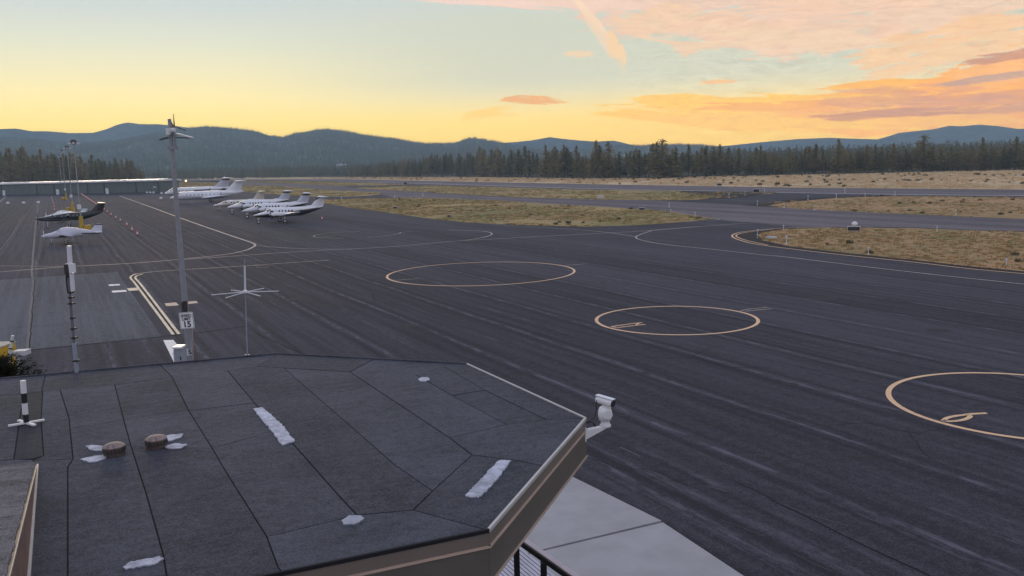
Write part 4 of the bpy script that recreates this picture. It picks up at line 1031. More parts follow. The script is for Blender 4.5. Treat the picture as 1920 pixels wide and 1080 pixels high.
PB = dict(PA, paint=livery('livery_white_teal', (.60, .70, .74), (.60, .62, .70), 1.3, 0), finpaint=livery('fin_white', (.55, .68, .70), (.55, .68, .70), 0, 0), glassmat=TEAL, glass=(2.0, 3.7, 20), win=[])
airplane('propeller_airplane', G(97, 417), R(62), 0.98, PB, 'pale teal and white single with glinting canopy, half hidden behind the black turboprop', 'airplane')

# ------------------------------------------------------------ hangar row
HW = mat('hangar_sheet_steel', (0.125, 0.143, 0.134), 0.55, 0.12, 0.6, bmp=0.1)
HD = mat('hangar_trim_dark', (0.06, 0.065, 0.07), 0.6, 0.15, 1)
HR = mat('hangar_white_roof', (0.78, 0.78, 0.80), 0.35, 0.06, 0.4)
hA, hB = G(-140, 369.5), G(297.5, 362); hA.z = hB.z = 0
hd = (hB - hA).normalized(); hn = Vector((-hd.y, hd.x, 0)); hL = (hB - hA).length; hz_ = at(150, 339.6, (hA.lerp(hB, .66)).y).z
hroot = empty('hangar', hA, math.atan2(hd.y, hd.x)); tag(hroot, 'long low grey-green hangar row with a white roof edge in front of the pine wood', 'hangar')
hz2 = hz_ - 0.9
def hx_(px):                                 # distance along the front of the hangar
    d = ray(px, 355); # intersection of the vertical plane of the front with the sight line
    t = (hA.x * hn.x + hA.y * hn.y) / (d.x * hn.x + d.y * hn.y); p = Vector((d.x * t, d.y * t, 0)); return (p - hA).dot(hd)
MB().box((hL / 2, 8.2, hz2 / 2), (hL - .6, 15.2, hz2 - .1)).build('wall', HW, hroot)
MB().rings([[(-.5, -.7, hz2), (-.5, 17, hz2), (-.5, 17, hz2 + .5), (-.5, 8, hz2 + 1.15), (-.5, -.7, hz2 + .75)], [(hL + .5, -.7, hz2), (hL + .5, 17, hz2), (hL + .5, 17, hz2 + .5), (hL + .5, 8, hz2 + 1.15), (hL + .5, -.7, hz2 + .75)]]).build('roof', HR, hroot)
posts = [-140, -105, -68, -32, 2, 68.5, 101, 164, 195, 255, 297]
for a, b in zip(posts[:-1], posts[1:]):
    x0, x1 = hx_(a), hx_(b)
    d_ = MB().box(((x0 + x1) / 2, .35, hz2 / 2 + .15), (x1 - x0 - .5, .3, hz2 - .7)).build('door_panel', HW, hroot)
    k = max(2, int((x1 - x0) / 4.5))
    for i in range(1, k):
        MB().box((x0 + (x1 - x0) * i / k, .18, hz2 / 2 + .15), (.1, .06, hz2 - .8)).build('door_rib', HD, d_)
for a in posts: MB().box((hx_(a), .25, hz2 / 2), (.45, .6, hz2 - .02)).build('post', HD, hroot)
MB().box((hL / 2, .1, .22), (hL, .12, .42)).build('sill', HD, hroot)
for a in (6.5, 107.5, 200.5):
    MB().box((hx_(a), .05, 1.5), (1.9, .25, 2.9)).build('side_door', WHITE, hroot)
for a, b in ((14, 57), (113, 150), (205, 242)):
    MB().box(((hx_(a) + hx_(b)) / 2, -.78, hz2 + .55), (hx_(b) - hx_(a), .12, .85)).build('white_fascia', mat('bright_white_panel', (.85, .85, .86), .3, .03, 1), hroot)
MB().box((hx_(290), .1, 3.1), (1.7, .2, .5)).build('vent_grille', WHITE, hroot)

# ------------------------------------------------------------ traffic cones in their two rows
def cone_proto(h=1.0):
    r = empty('traffic_cone', (0, 0, 0))
    MB().box((0, 0, .03), (.5 * h, .5 * h, .06)).build('base', BLACK, r)
    MB().lathe([(.2 * h, .06), (.15 * h, .3 * h), (.145 * h, .3 * h)], 12).build('body', ORG, r, smooth=True)
    MB().lathe([(.15 * h, .3 * h), (.095 * h, .62 * h)], 12).build('band', WMAT, r, smooth=True)
    MB().lathe([(.095 * h, .62 * h), (.04 * h, h), (.0, h)], 12).build('tip', ORG, r, smooth=True)
    return r
cp = cone_proto()
near = [(258, 441.5), (248, 433), (238, 423.4), (226, 415.5), (217, 410), (208.5, 404.3), (201, 398.6), (195.5, 394.4)]
for i, q in enumerate(near):
    c = cp if i == 0 else copy_tree(cp); c.location = G(*q)
    tag(c, 'orange and white traffic cone at the near end of the long diagonal row' if i == 0 else 'second cone from the near end of the long diagonal row' if i == 1 else ordw(i) + ' cone counted from the near end of the long diagonal row', 'traffic cone', 'cones in the long diagonal row beside the parked singles')
A_, B_ = G(190, 390.5), G(150.5, 363.6); nC = 30
for i in range(nC):
    c = copy_tree(cp); c.location = A_.lerp(B_, i / (nC - 1))
    tag(c, ordw(i + 8) + ' cone counted from the near end of the long diagonal row', 'traffic cone', 'cones in the long diagonal row beside the parked singles')
for i, q in enumerate([(102.5, 395), (102, 389), (101, 384), (99.6, 380.4), (98.6, 377), (97.6, 374), (97, 371)]):
    c = copy_tree(cp); c.location = G(*q)
    tag(c, ordw(i) + ' cone, counted from the near end, of the short row behind the teal single' if i else 'nearest cone of the short row behind the teal single', 'traffic cone', 'cones in the short row behind the teal single')
c = copy_tree(cp); c.location = G(604, 412.5); tag(c, 'lone traffic cone on the apron behind the tail of the black-bellied turboprop', 'traffic cone')
# white tie down markers
mk = empty('marker_ball', (0, 0, 0)); MB().lathe([(.12, 0), (.5, .1), (.62, .45), (.45, .8), (.0, .95)], 12).build('ball', WMAT, mk, smooth=True); MB().lathe([(.62, -.0), (.6, .06), (.1, .06)], 12).build('foot', DARKP, mk)
mpos = [(15, 383), (44.5, 382.6), (72, 382), (13, 366.6), (35, 366.4), (57, 366), (77, 365.6), (99, 365.2), (139, 364.4), (276, 362.6), (282, 362.5), (288, 362.6), (303, 364.2), (302, 374)]
for i, q in enumerate(mpos):
    c = mk if i == 0 else copy_tree(mk); c.location = G(*q)
    lab = ['leftmost of the three pale marker balls on the apron left of the cones', 'middle of the three pale marker balls on the apron left of the cones', 'right one of the three pale marker balls, nearest the short cone row'][i] if i < 3 else (ordw(i - 3) + ' small pale marker from the left along the foot of the hangar' if i < 9 else ordw(i - 9) + ' small pale marker right of the hangar end')
    tag(c, lab, 'ground marker', 'pale marker balls on the left apron' if i < 3 else 'small markers along the hangar')

# ------------------------------------------------------------ row of tall floodlight masts with yellow feet
def mast(base, topz, foot_h, box, label):
    r = empty('floodlight_mast', base); tag(r, label, 'light mast', 'floodlight masts along the left apron')
    H = topz
    MB().tube((0, 0, foot_h), (0, 0, H), .12, .075, 10).build('pole', STEEL, r, smooth=True)
    MB().tube((0, 0, 0), (0, 0, foot_h), .36, .34, 14).build('foot', YEL, r, smooth=True)
    sgb = 1 if base.length < 200 else -1
    if box: MB().box((sgb * 1.25, -.2, .55), (1.0, .9, 1.1)).build('ballast_block', YEL, r); MB().box((.1, -.3, .5), (.8, .8, 1.0)).build('ballast_block', YEL, r)
    MB().box((0, -.25, foot_h + 1.8), (.6, .3, .9)).build('control_box', WMAT, r)
    hd_ = MB().lathe([(.15, -.45), (.5, -.3), (.58, .1), (.42, .4), (.1, .5)], 12, (0, 0, H)).build('lamp_head', mat('lamp_head_bronze', (.07, .06, .05), .5, .2, 4), r, smooth=True)
    for k in range(4):
        a = k * math.pi / 2 + .4; MB().box((.72 * math.cos(a), .72 * math.sin(a), H - .25), (.5, .5, .22), rz=a).build('lamp', WMAT, hd_)
    return r
for i, (bx, by, tx, ty, fh) in enumerate([(154, 433, 139, 266, 2.7), (137, 396, 124, 276, 2.6), (124.5, 374.6, 114, 283.5, 2.6), (117.5, 363.8, 108, 292.5, 2.6), (112.5, 358, 104, 295, 2.6)]):
    b = G(bx, by); b.z = 0
    mast(b, at(tx, ty, b.y).z, fh, True, ['nearest tall floodlight mast with a yellow foot, between the white single and the black turboprop', 'second floodlight mast from the front, yellow foot just behind the teal single', 'middle one of the five floodlight masts', 'fourth floodlight mast, close to the hangar front', 'farthest floodlight mast, standing at the hangar'][i])

# ------------------------------------------------------------ big light pole in front, with its attachments
pb = G(360.5, 728); PY = pb.y
ptop = at(317.5, 223, PY)
pole = empty('light_pole', pb); tag(pole, 'tall grey tapered light pole with flat lamps, in front of the yellow lane line', 'light pole')
def rel(px, py, dy=0.0): return at(px, py, PY + dy) - pb
topx = ptop - pb
MB().tube((0, 0, 0), (0, 0, .12), .34, .34, 16).build('base_plate', STEEL, pole)
MB().tube((0, 0, .1), (topx.x, 0, topx.z), .17, .08, 16).build('shaft', GREYP, pole, smooth=True)
MB().beam(rel(300.5, 262), rel(316, 257.5), .24, .06).build('lamp', mat('lamp_bronze', (.10, .10, .10), .5, .1, 3), pole)
MB().beam(rel(327, 258.2, .3), rel(361, 258.6, .3), .22, .05).build('lamp', mat('lamp_bronze', (.10, .10, .10), .5, .1, 3), pole)
MB().beam(rel(331, 250.5, -.2), rel(362, 258.4, -.2), .3, .06).build('lamp', mat('pale_lamp_shade', (.55, .58, .60), .35, .1, 3), pole)
MB().beam(rel(330, 237.5, .5), rel(347, 244, .5), .22, .05).build('lamp', mat('lamp_bronze', (.10, .10, .10), .5, .1, 3), pole)
MB().beam(rel(316, 252, .2), rel(334, 252, .2), .12, .12).build('cross_arm', STEEL, pole)
MB().beam(rel(318, 238, .2), rel(331, 238, .2), .08, .08).build('cross_arm', STEEL, pole)
MB().beam(rel(316, 277), rel(332, 277.5), .3, .16).build('collar', GREYP, pole)
MB().tube(rel(326, 246), rel(329, 276), .06, .06, 8).build('conduit', GREYP, pole)
MB().beam(rel(317.5, 225), rel(325.6, 237), .06, .06).build('top_bracket', mat('rust_red_bracket', (.20, .12, .10), .7, .2, 8), pole)
MB().tube(rel(326.8, 236), rel(325.2, 213.5), .03, .015, 6).build('whip_antenna', DARKP, pole)
MB().lathe([(.02, -.1), (.1, -.08), (.13, 0), (.11, .07), (.03, .1)], 12, rel(324, 243.8, -.3)).build('dome_camera', WMAT, pole, smooth=True)
MB().box(rel(315.5, 246.5, -.2), (.16, .2, .3)).build('junction_box', WMAT, pole)
MB().box((.05, -.27, 4.1), (.22, .2, .5)).build('placard', DARKP, pole)
MB().box(rel(356, 660, -.42), (.3, .03, .32)).build('number_plate', WMAT, pole)

def text_mesh(name, s, size, m, parent, loc, rot, bold=0.0):
    cu = bpy.data.curves.new(name, 'FONT'); cu.body = s; cu.size = size; cu.align_x = 'CENTER'; cu.align_y = 'CENTER'; cu.extrude = 0.004; cu.offset = bold
    o = bpy.data.objects.new(name, cu); COL.objects.link(o)
    me = bpy.data.meshes.new_from_object(o.evaluated_get(bpy.context.evaluated_depsgraph_get()))
    bpy.data.objects.remove(o); me.materials.clear(); me.materials.append(m)
    q = bpy.data.objects.new(name, me); COL.objects.link(q); q.parent = parent; q.location = loc; q.rotation_euler = rot
    return q
SGN = mat('sign_black_print', (.02, .02, .022), .5, .1, 8)
text_mesh('lettering', 'S', .34, SGN, pole, rel(356, 660, -.45), (R(90), 0, 0), .008)
# speed limit sign on its own thin post
sb = G(363.5, 733); SY = sb.y
sgn = empty('speed_limit_sign', sb); tag(sgn, 'white rectangular sign reading SPEED LIMIT 15 beside the tall grey light pole', 'sign')
sc_t = at(350, 601, SY) - sb
MB().tube((0, 0, 0), (sc_t.x + .25, .04, sc_t.z + .3), .04, .04, 8).build('post', mat('weathered_post', (.34, .26, .25), .6, .2, 5), sgn)
yaw = math.atan2(sb.x, -sb.y) + math.pi       # face turned to the terminal
yaw = R(18)
sw, shh = 26.5 / FPX * SY * 1.02, 31.5 / FPX * SY * 1.0
def rrect(w, h, r, n=4):
    out = []
    for cx, cy, a in ((w / 2 - r, h / 2 - r, 0), (-w / 2 + r, h / 2 - r, 90), (-w / 2 + r, -h / 2 + r, 180), (w / 2 - r, -h / 2 + r, 270)):
        for i in range(n + 1): t = R(a + 90 * i / n); out.append((cx + r * math.cos(t), cy + r * math.sin(t)))
    return out
plate = MB().rings([[(x, yy, z) for x, z in rrect(sw, shh, .05)] for yy in (-.008, .008)])  .build('plate', mat('sign_white_sheet', (.86, .86, .87), .4, .03, 4), sgn, loc=sc_t); plate.rotation_euler = (0, R(-3), R(0))
edge = MB()
ro, ri = rrect(sw * .95, shh * .96, .045), rrect(sw * .90, shh * .92, .035)
n_ = len(ro); edge.add([(x, -.012, z) for x, z in ro] + [(x, -.012, z) for x, z in ri], [(i, (i + 1) % n_, n_ + (i + 1) % n_, n_ + i) for i in range(n_)]).build('border', SGN, plate)
text_mesh('lettering', 'SPEED', shh * .235, SGN, plate, (0, -.014, shh * .29), (R(90), 0, 0), .004)
text_mesh('lettering', 'LIMIT', shh * .235, SGN, plate, (0, -.014, shh * .09), (R(90), 0, 0), .004)
text_mesh('lettering', '15', shh * .50, SGN, plate, (0, -.014, -shh * .24), (R(90), 0, 0), .012)
# cabinet behind the roof edge
cb = G(344, 742); CY = cb.y
cab = empty('electrical_cabinet', cb); tag(cab, 'pale grey upright electrical cabinet with white lid beside the foot of the light pole', 'cabinet')
ch = at(342, 651, CY).z; cw = 15 / FPX * CY
MB().box((0, 0, ch / 2), (cw, .5, ch)).build('housing', mat('cabinet_grey', (.30, .33, .38), .45, .08, 3), cab)
MB().box((0, -.02, ch + .04), (cw * 1.15, .62, .08)).build('lid', WHITE, cab)
MB().box((-cw * .5 - .02, -.1, ch / 2), (.03, .3, ch * .9)).build('side_trim', WMAT, cab)
MB().box((cw * .3, -.27, ch * .8), (.04, .03, .18)).build('handle', DARKP, cab)

# ------------------------------------------------------------ airfield signs and edge lights on the verges
def af_sign(px, py, w, h, label, face=DARKP, lamp=False):
    b = G(px, py, .03); r = empty('airfield_sign', b, math.atan2(b.y, b.x) - math.pi / 2); tag(r, label, 'airfield sign')
    MB().box((0, 0, .25 + h / 2), (w, .22, h)).build('frame', WMAT, r); MB().box((0, -.13, .25 + h / 2), (w * .93, .05, h * .82)).build('face', face, r)
    for sx in (-.38, .38): MB().box((w * sx, 0, .14), (.1, .12, .28)).build('leg', STEEL, r)
    if lamp: MB().lathe([(.1, 0), (.34, .1), (.42, .35), (.2, .55), (0, .6)], 12, (.1, .6, .25 + h)).build('lamp_cover', WHITE, r, smooth=True); MB().tube((.1, .6, 0), (.1, .6, .3 + h), .06, .06, 8).build('lamp_post', STEEL, r)
    return r
af_sign(1600.5, 436.5, 1.62, .62, 'black-faced airfield sign with white rim and white lamp cover on the right verge', lamp=True)
af_sign(741, 393.4, .95, .55, 'small black sign on the left part of the olive verge in front of the apron')
af_sign(842, 409.2, .75, .4, 'low black sign near the lower edge of the olive verge')
af_sign(1203.6, 396, 1.2, .5, 'black sign at the far edge of the olive verge near its right end')
af_sign(1418, 362.5, 1.7, 1.0, 'black sign beside the dark shoulder where the verge meets the runway')
af_sign(1349, 349.6, 1.6, .9, 'black sign on the far side of the runway at the dry field edge')
af_sign(1126, 373.6, 1.9, .8, 'pale low sign box on the strip between taxiway and runway', face=mat('pale_sign', (.6, .52, .42), .6, .1, 4))
af_sign(760, 346.4, 2.0, 1.2, 'farthest black sign at the tip of the thin verge by the runway')
def edge_light():
    r = empty('edge_light', (0, 0, 0))
    MB().lathe([(.16, 0), (.16, .04), (.03, .05), (.03, .5), (.08, .52)], 10).build('stem', WMAT, r)
    MB().lathe([(.08, .52), (.1, .6), (.08, .72), (0, .76)], 10).build('lens', mat('edge_light_lens', (.55, .6, .72), .2, .1, 5), r, smooth=True)
    return r
ep = edge_light(); first = True
elab = ['edge light at the left tip of the far right verge', 'edge light next along the lower side of the far right verge tip', 'second light along the lower side of the far right verge', 'edge light at the start of the upper side of the far right verge', 'second light along the upper side of the far right verge', 'third light along the upper side of the far right verge', 'light where the far right verge touches the white runway line',
 'light on the dark shoulder below the black runway sign', 'light left of the one below the black runway sign', 'light just right of the black runway sign', 'light on the runway edge above the far right verge tip', 'light on the lower side of the far right verge, toward the picture edge', 'light on the far side of the olive verge, at its left part', 'light in the strip above the olive verge, at its left part', 'light on the taxiway above the right end of the olive verge', 'light on the far side of the olive verge near its right tip', 'light at the very right tip of the olive verge', 'light near the left tip of the olive verge']
for px, py, s, lab in [(1420, 384.5, 1.3, None), (1470, 389.5, 1.3, None), (1527, 393.5, 1.3, None), (1515, 374.4, 1.4, None), (1568, 371.6, 1.4, None), (1622, 369.8, 1.4, None), (1678, 366.6, 1.4, None), (1397, 366, 1.4, None), (1367, 370.6, 1.4, None),
        (1433, 361, 1.6, None), (1584, 361.6, 1.6, None), (1792, 402.6, 1.2, None), (740, 371.2, 1.5, None), (793, 367.4, 1.5, None), (1255, 388.4, 1.3, None), (1258, 400, 1.1, None), (1303, 406, 1.1, None), (640, 375.5, 1.6, None),
        (1469, 431.6, 1.0, 'edge light at the tip of the near right verge, beside the taxiway line'), (1420.5, 440.6, 1.05, 'edge light standing on the dark shoulder at the tip of the near right verge'),
        (1474.5, 457.6, 1.35, 'tall pale edge light on the near side of the right verge tip'), (1420.5, 446, .6, 'low stub light on the dark shoulder just below its taller neighbour'),
        (1628, 476.4, 1.0, 'edge light in the middle of the near side of the right verge'), (1886.5, 499.6, 1.0, 'edge light on the near right verge by the picture edge'), (1757, 434, 1.0, 'edge light on the far side of the near right verge')]:
    c = ep if first else copy_tree(ep); first = False
    c.location = G(px, py, .02); c.scale = (s,) * 3
    ecount = globals().get('ecount', -1) + 1
    tag(c, lab or elab[ecount], 'edge light', None if lab else 'edge lights along the distant taxiways')
rk = G(1447, 446.5, .03)
mb = MB().lathe([(.02, 0), (.5, .02), (.42, .2), (.1, .28)], 9); mb.v = [(x * (1.5 + .3 * math.sin(y * 9)), y, z) for x, y, z in mb.v]
tag(mb.build('boulder', mat('pale_stone', (.42, .42, .42), .8, .2, 6, bmp=.3), loc=rk), 'flat pale stone lying in the grass near the tip of the near right verge', 'stone')
# amber beacon far away, lit
bl = G(349, 343.5); bc = empty('beacon_light', bl); tag(bc, 'distant lit amber lamp on a short post between the light pole and the big jets', 'lamp')
MB().tube((0, 0, 0), (0, 0, 1.6), .1, .1, 8).build('post', STEEL, bc); MB().lathe([(.1, 1.5), (.7, 1.7), (.8, 2.3), (.4, 2.8), (0, 2.9)], 10).build('lamp', emat('amber_glow', (1.0, .5, .14), 9.0), bc, smooth=True)
# house at the foot of the hill
hp = at(641, 320, 1420); hp.z = max(0, hp.z - 2); ho = empty('house', hp); tag(ho, 'tiny pale house at the foot of the big hazy hill', 'house')
MB().box((0, 0, 5), (15, 10, 10)).build('wall', mat('pale_house_wall', (.6, .6, .6), .7, .05, .3), ho)
MB().rings([[(x, -6, 10), (x, 6, 10), (x, 0, 13)] for x in (-8, 8)]).build('roof', mat('house_roof', (.3, .3, .32), .7, .05, .3), ho)
for x in (-5, 0, 5): MB().box((x, -5.05, 6.2), (2, .1, 2)).build('window', GLASS, ho)

# ============================================================ THE ROOF IN FRONT
RZ = 6.7
MEMBRANE = None
def roofing(name, base, sc_=1.0):
    m, t, p = newmat(name); co = worldco(t); oi = t.n('ShaderNodeObjectInfo')
    a = t.noise(co, 0.9, 5, 0.65); b = t.noise(co, 7, 5, 0.75); g = t.noise(co, 42, 3, 0.85)
    rip = t.noise(t.comb(t.m('MULTIPLY', t.vm('DOT_PRODUCT', co, tuple(LU)), 5.5), t.m('MULTIPLY', t.vm('DOT_PRODUCT', co, tuple(LW)), 0.9), 0.0), 1.0, 4, 0.6)
    v = t.m('ADD', t.m('ADD', t.m('MULTIPLY', t.m('SUBTRACT', a, .5), .9), t.m('MULTIPLY', t.m('SUBTRACT', b, .5), .9)), t.m('MULTIPLY', t.m('SUBTRACT', g, .5), 2.2))
    v = t.m('ADD', v, t.m('MULTIPLY', t.m('SUBTRACT', oi.outputs['Random'], .5), .3))
    c = t.mix(t.ss(v, -.5, .5), tuple(x * .42 for x in base), tuple(x * 1.6 for x in base))
    stain = t.ss(t.noise(co, 1.3, 5, .75, 1.6), .58, .70)
    c = t.mix(t.m('MULTIPLY', stain, .45), c, tuple(x * .4 for x in base))
    t.put(p.inputs['Base Color'], c); p.inputs['Roughness'].default_value = .85; p.inputs['Specular IOR Level'].default_value = .3
    h = t.m('ADD', t.m('MULTIPLY', rip, 1.0), t.m('ADD', t.m('MULTIPLY', b, .5), t.m('MULTIPLY', g, .25)))
    bump(t, p, h, .8, .04); return m
RF = roofing('roofing_felt', (.057, .061, .077)); RFD = roofing('dark_roofing_strip', (.026, .028, .034))
SOF = mat('fascia_brown_metal', (.115, .105, .09), .5, .12, 1.2); SOF2 = mat('fascia_upper_brown', (.17, .14, .12), .5, .1, 1.2)
TRIM = mat('tan_trim', (.50, .37, .29), .5, .12, 3); DRIP = mat('light_drip_edge', (.48, .46, .44), .4, .12, 4)
UND = mat('black_underlay', (.008, .008, .012), .9, .2, 4)
bldg = empty('terminal_building', (0, 0, 0)); tag(bldg, 'building with a flat dark felt roof, cut corners and brown fascia, filling the foreground', 'building')
def gr(pts, z=RZ): return [G(x, y, z) for x, y in pts]
A0, Bc, Cc, Dc, Ec = (-330, 741), (520, 664.4), (875, 683.2), (1097, 785.4), (915, 994.6)
Fc = (-300, 1246)
outer = gr([A0, Bc, Cc, Dc, Ec, Fc])
deck = MB().prism([(p.x, p.y) for p in outer], RZ - .08, RZ - .012).build('roof_deck', UND, bldg)
def inset(poly, d):
    P = ccw([Vector((p.x, p.y)) for p in poly]); n = len(P); out = []
    for i in range(n):
        a, b, c = P[i - 1], P[i], P[(i + 1) % n]
        e1 = (b - a).normalized(); e2 = (c - b).normalized(); n1 = Vector((-e1.y, e1.x)); n2 = Vector((-e2.y, e2.x))
        bis = (n1 + n2); k = d / max(.35, (1 + n1.dot(n2)))
        out.append(b + bis * k)
    return out
cfr = random.Random(9)
def felt(pts, m=None, d=.009):
    q = inset(gr(pts), d); z1 = RZ + cfr.uniform(.0, .006)
    mb = MB().prism([(p.x, p.y) for p in q], RZ - .010, z1); return mb.build('roof_sheet', m or RF, bldg)
s1t, s1m, s1b = (656, 697.4), (843, 821), (885, 853)
c_, k1, k2, mm, nn, j1_ = (779, 702.6), (831, 687), (909, 731.6), (1024, 787), (950, 796.6), (847, 741.6)
s2t, s2a, s2c, s2b = (532, 690.2), (664, 805), (739, 871), (811, 921)
s3t, s3a, s3c, s3d, s3b = (426, 694.6), (477, 755.6), (553.6, 837), (640, 935), (670, 966.6)
s4t, s4a, s4m, s4b_, s4c, s4d, s4e = (322.6, 706.6), (353.5, 770), (398, 841), (426, 889), (500, 1006.5), (522, 1066), (531, 1074.2)
s5t, s5a, s5m, s5b_, s5c, s5e = (215, 721.6), (232, 788), (246, 838), (275, 929), (307, 1044), (318, 1118.2)
s6t, s6a, s6b_, s6c, s6d = (112.7, 731.4), (130, 786), (137, 861), (127, 877), (127, 1157.8)
u_, q_, r_ = (775, 956.7), (1019, 874.7), (978, 865)
bL = (482, 687)
felt([A0, (85, 703.7), (78, 734.8), (-330, 771)]); felt([(85, 703.7), (300, 684.3), (322.6, 706.6), s5t, (78, 734.8)]); felt([(300, 684.3), Bc, (482, 687), s3t, s4t])
felt([Bc, (700, 674), (656, 697.4), s2t, bL]); felt([(700, 674), Cc, k1, c_, s1t])
felt([Cc, Dc, mm, k2, k1]); felt([c_, k1, k2, j1_]); felt([j1_, k2, mm, nn]); felt([s1t, c_, j1_, nn, s1m])
felt([s1m, nn, mm, Dc, q_, r_, s1b]); felt([s2t, s1t, s1m, s1b, s2b, s2c, s2a]); felt([s1b, r_, q_, Ec, u_, s2b])
felt([s3t, bL, s2t, s2a, s2c, s2b, u_, s3b, s3d, s3c, s3a])
felt([s3b, u_, Ec, (722, 1034.5), s4e, s4d, s4c]) 
felt([s4t, s3t, s3a, s4a]); felt([s4a, s3a, (520, 806), s4m]); felt([s4m, (520, 806), s3c, s3d, s3b, s4c, s4b_])
felt([s5t, s4t, s4a, s5a]); felt([s5a, s4a, s4m, s5m]); felt([s5m, s4m, s4b_, s4c, s4d, s4e, s5e, s5c, s5b_])
felt([s6t, s5t, s5a, (131, 804), s6a]); felt([(131, 804), s5a, s5m, s5b_, s5c, s5e, s6d, s6c, s6b_])
felt([(80, 734.6), s6t, s6a, (77, 790)]); felt([(77, 790), s6a, (131, 804), s6b_, (62, 864), (82, 855)])
felt([(44, 737.8), (80, 734.6), (77, 790), (82, 855), (62, 860), (26, 862)], RFD)
felt([(-330, 771), (44, 737.8), (36, 792), (-330, 826)]); felt([(-330, 826), (36, 792), (26, 862), (-330, 894)])
felt([(62, 864), s6b_, s6c, s6d, (20, 1180), (66, 884)]); felt([(-330, 894), (26, 862), (62, 862), (66, 884), (20, 1180), (-330, 1252)])
# edge upstand, fascia, trims
def edge_run(a, b, top=RZ):
    A, B = G(*a, RZ), G(*b, RZ); return Vector((A.x, A.y)), Vector((B.x, B.y))
corn = [edge_run(A0, Bc), edge_run(Bc, Cc), edge_run(Cc, Dc), edge_run(Dc, Ec), edge_run(Ec, Fc)]
FH = .56
for i, (a, b) in enumerate(corn):
    d = (b - a).normalized(); n = Vector((d.y, -d.x))
    if n.dot(a.lerp(b, .5) - Vector((-3, 12.5))) < 0: n = -n
    def strip(name, off0, off1, z0, z1, m, ext=0.0):
        P = [a - d * ext + n * off0, b + d * ext + n * off0, b + d * ext + n * off1, a - d * ext + n * off1]
        return MB().prism([(p.x, p.y) for p in P], z0, z1).build(name, m, bldg)
    strip('drip_edge', -.01, .022, RZ - .02, RZ + (.030 if i < 2 else .022), RF if i in (0, 1) else UND if i == 4 else DRIP, .008)
    strip('fascia', -.03, .012, RZ - .16, RZ - .021, SOF2, .010)
    strip('trim', -.03, .030, RZ - .185, RZ - .161, TRIM, .020)
    strip('fascia', -.03, .014, RZ - FH, RZ - .186, SOF, .012)
    strip('trim', -.05, .030, RZ - FH - .025, RZ - FH - .001, TRIM, .020)
o2 = inset(outer, .04)
MB().prism([(p.x, p.y) for p in o2], RZ - FH - .02, RZ - FH + .01).build('soffit', SOF, bldg)
wl = inset(outer, 2.4)
MB().prism([(p.x, p.y) for p in wl], -.02, RZ - FH - .02).build('wall', SOF2, bldg)
# sealant patches
SEAL = mat('silver_sealant', (.42, .43, .50), .7, .45, 9, bmp=1.0)
def patchy(pts, rag=.013, h=.018, name='sealant_patch'):
    P = gr(pts); out = []
    for a, b in zip(P, P[1:] + P[:1]):
        n = max(2, int((b - a).length / .03))
        for i in range(n): out.append(a.lerp(b, i / n) + Vector((cfr.uniform(-1, 1), cfr.uniform(-1, 1), 0)) * rag * (1 if i else .6))
    return MB().prism([(p.x, p.y) for p in out], RZ + .002, RZ + h).build(name, SEAL, bldg)
patchy([(476, 768), (492, 765), (510, 781), (530, 799), (553, 829), (528, 836), (512, 812), (494, 792)])
patchy([(936, 865), (958, 865), (940, 890), (922, 913), (898, 935), (873, 932), (890, 912), (913, 888)])
patchy([(640, 978), (655, 969), (676, 969), (683, 974), (668, 984), (646, 986)], .008); patchy([(784, 712), (790, 709), (803, 709), (806, 713), (797, 716), (788, 716)], .008)
patchy([(230, 1066), (246, 1056), (300, 1046), (308, 1049), (290, 1060), (236, 1070)], .012)
patchy([(151, 863), (176, 857), (206, 855), (196, 862), (170, 869)], .012); patchy([(159, 838), (172, 836), (192, 838), (196, 846), (176, 847)], .012)
patchy([(300, 824), (318, 817), (344, 815), (338, 822), (316, 829)], .012); patchy([(306, 839), (328, 833), (351, 835), (340, 842), (320, 843)], .012)
# mushroom vents
VB = mat('rusty_brown_vent', (.06, .042, .035), .6, .4, 16, bmp=.5); VL = mat('vent_cap_pinkish', (.24, .175, .155), .6, .5, 22, bmp=.8)
for vx, vy in ((215, 853), (294, 838.5)):
    p = G(vx, vy, RZ); k = (p - Vector((0, 0, CAMH))).length / FPX
    v = MB().lathe([(17 * k, 0), (16.5 * k, 6 * k), (17.5 * k, 7 * k), (17.5 * k, 13 * k), (15.5 * k, 15 * k)], 24).build('roof_vent', VB, bldg, smooth=True, loc=(p.x, p.y, RZ + .004))
    MB().lathe([(17 * k, 13.2 * k), (18 * k, 15.5 * k), (14 * k, 18.5 * k), (7 * k, 20.5 * k), (0.01, 21 * k)], 24).build('cap', VL, v, smooth=True)
    for i in range(18):
        a = i * math.pi / 9; MB().tube((17.6 * k * math.cos(a), 17.6 * k * math.sin(a), 6 * k), (17.6 * k * math.cos(a), 17.6 * k * math.sin(a), 13 * k), .7 * k, None, 5).build('slot_bar', DARKP, v)
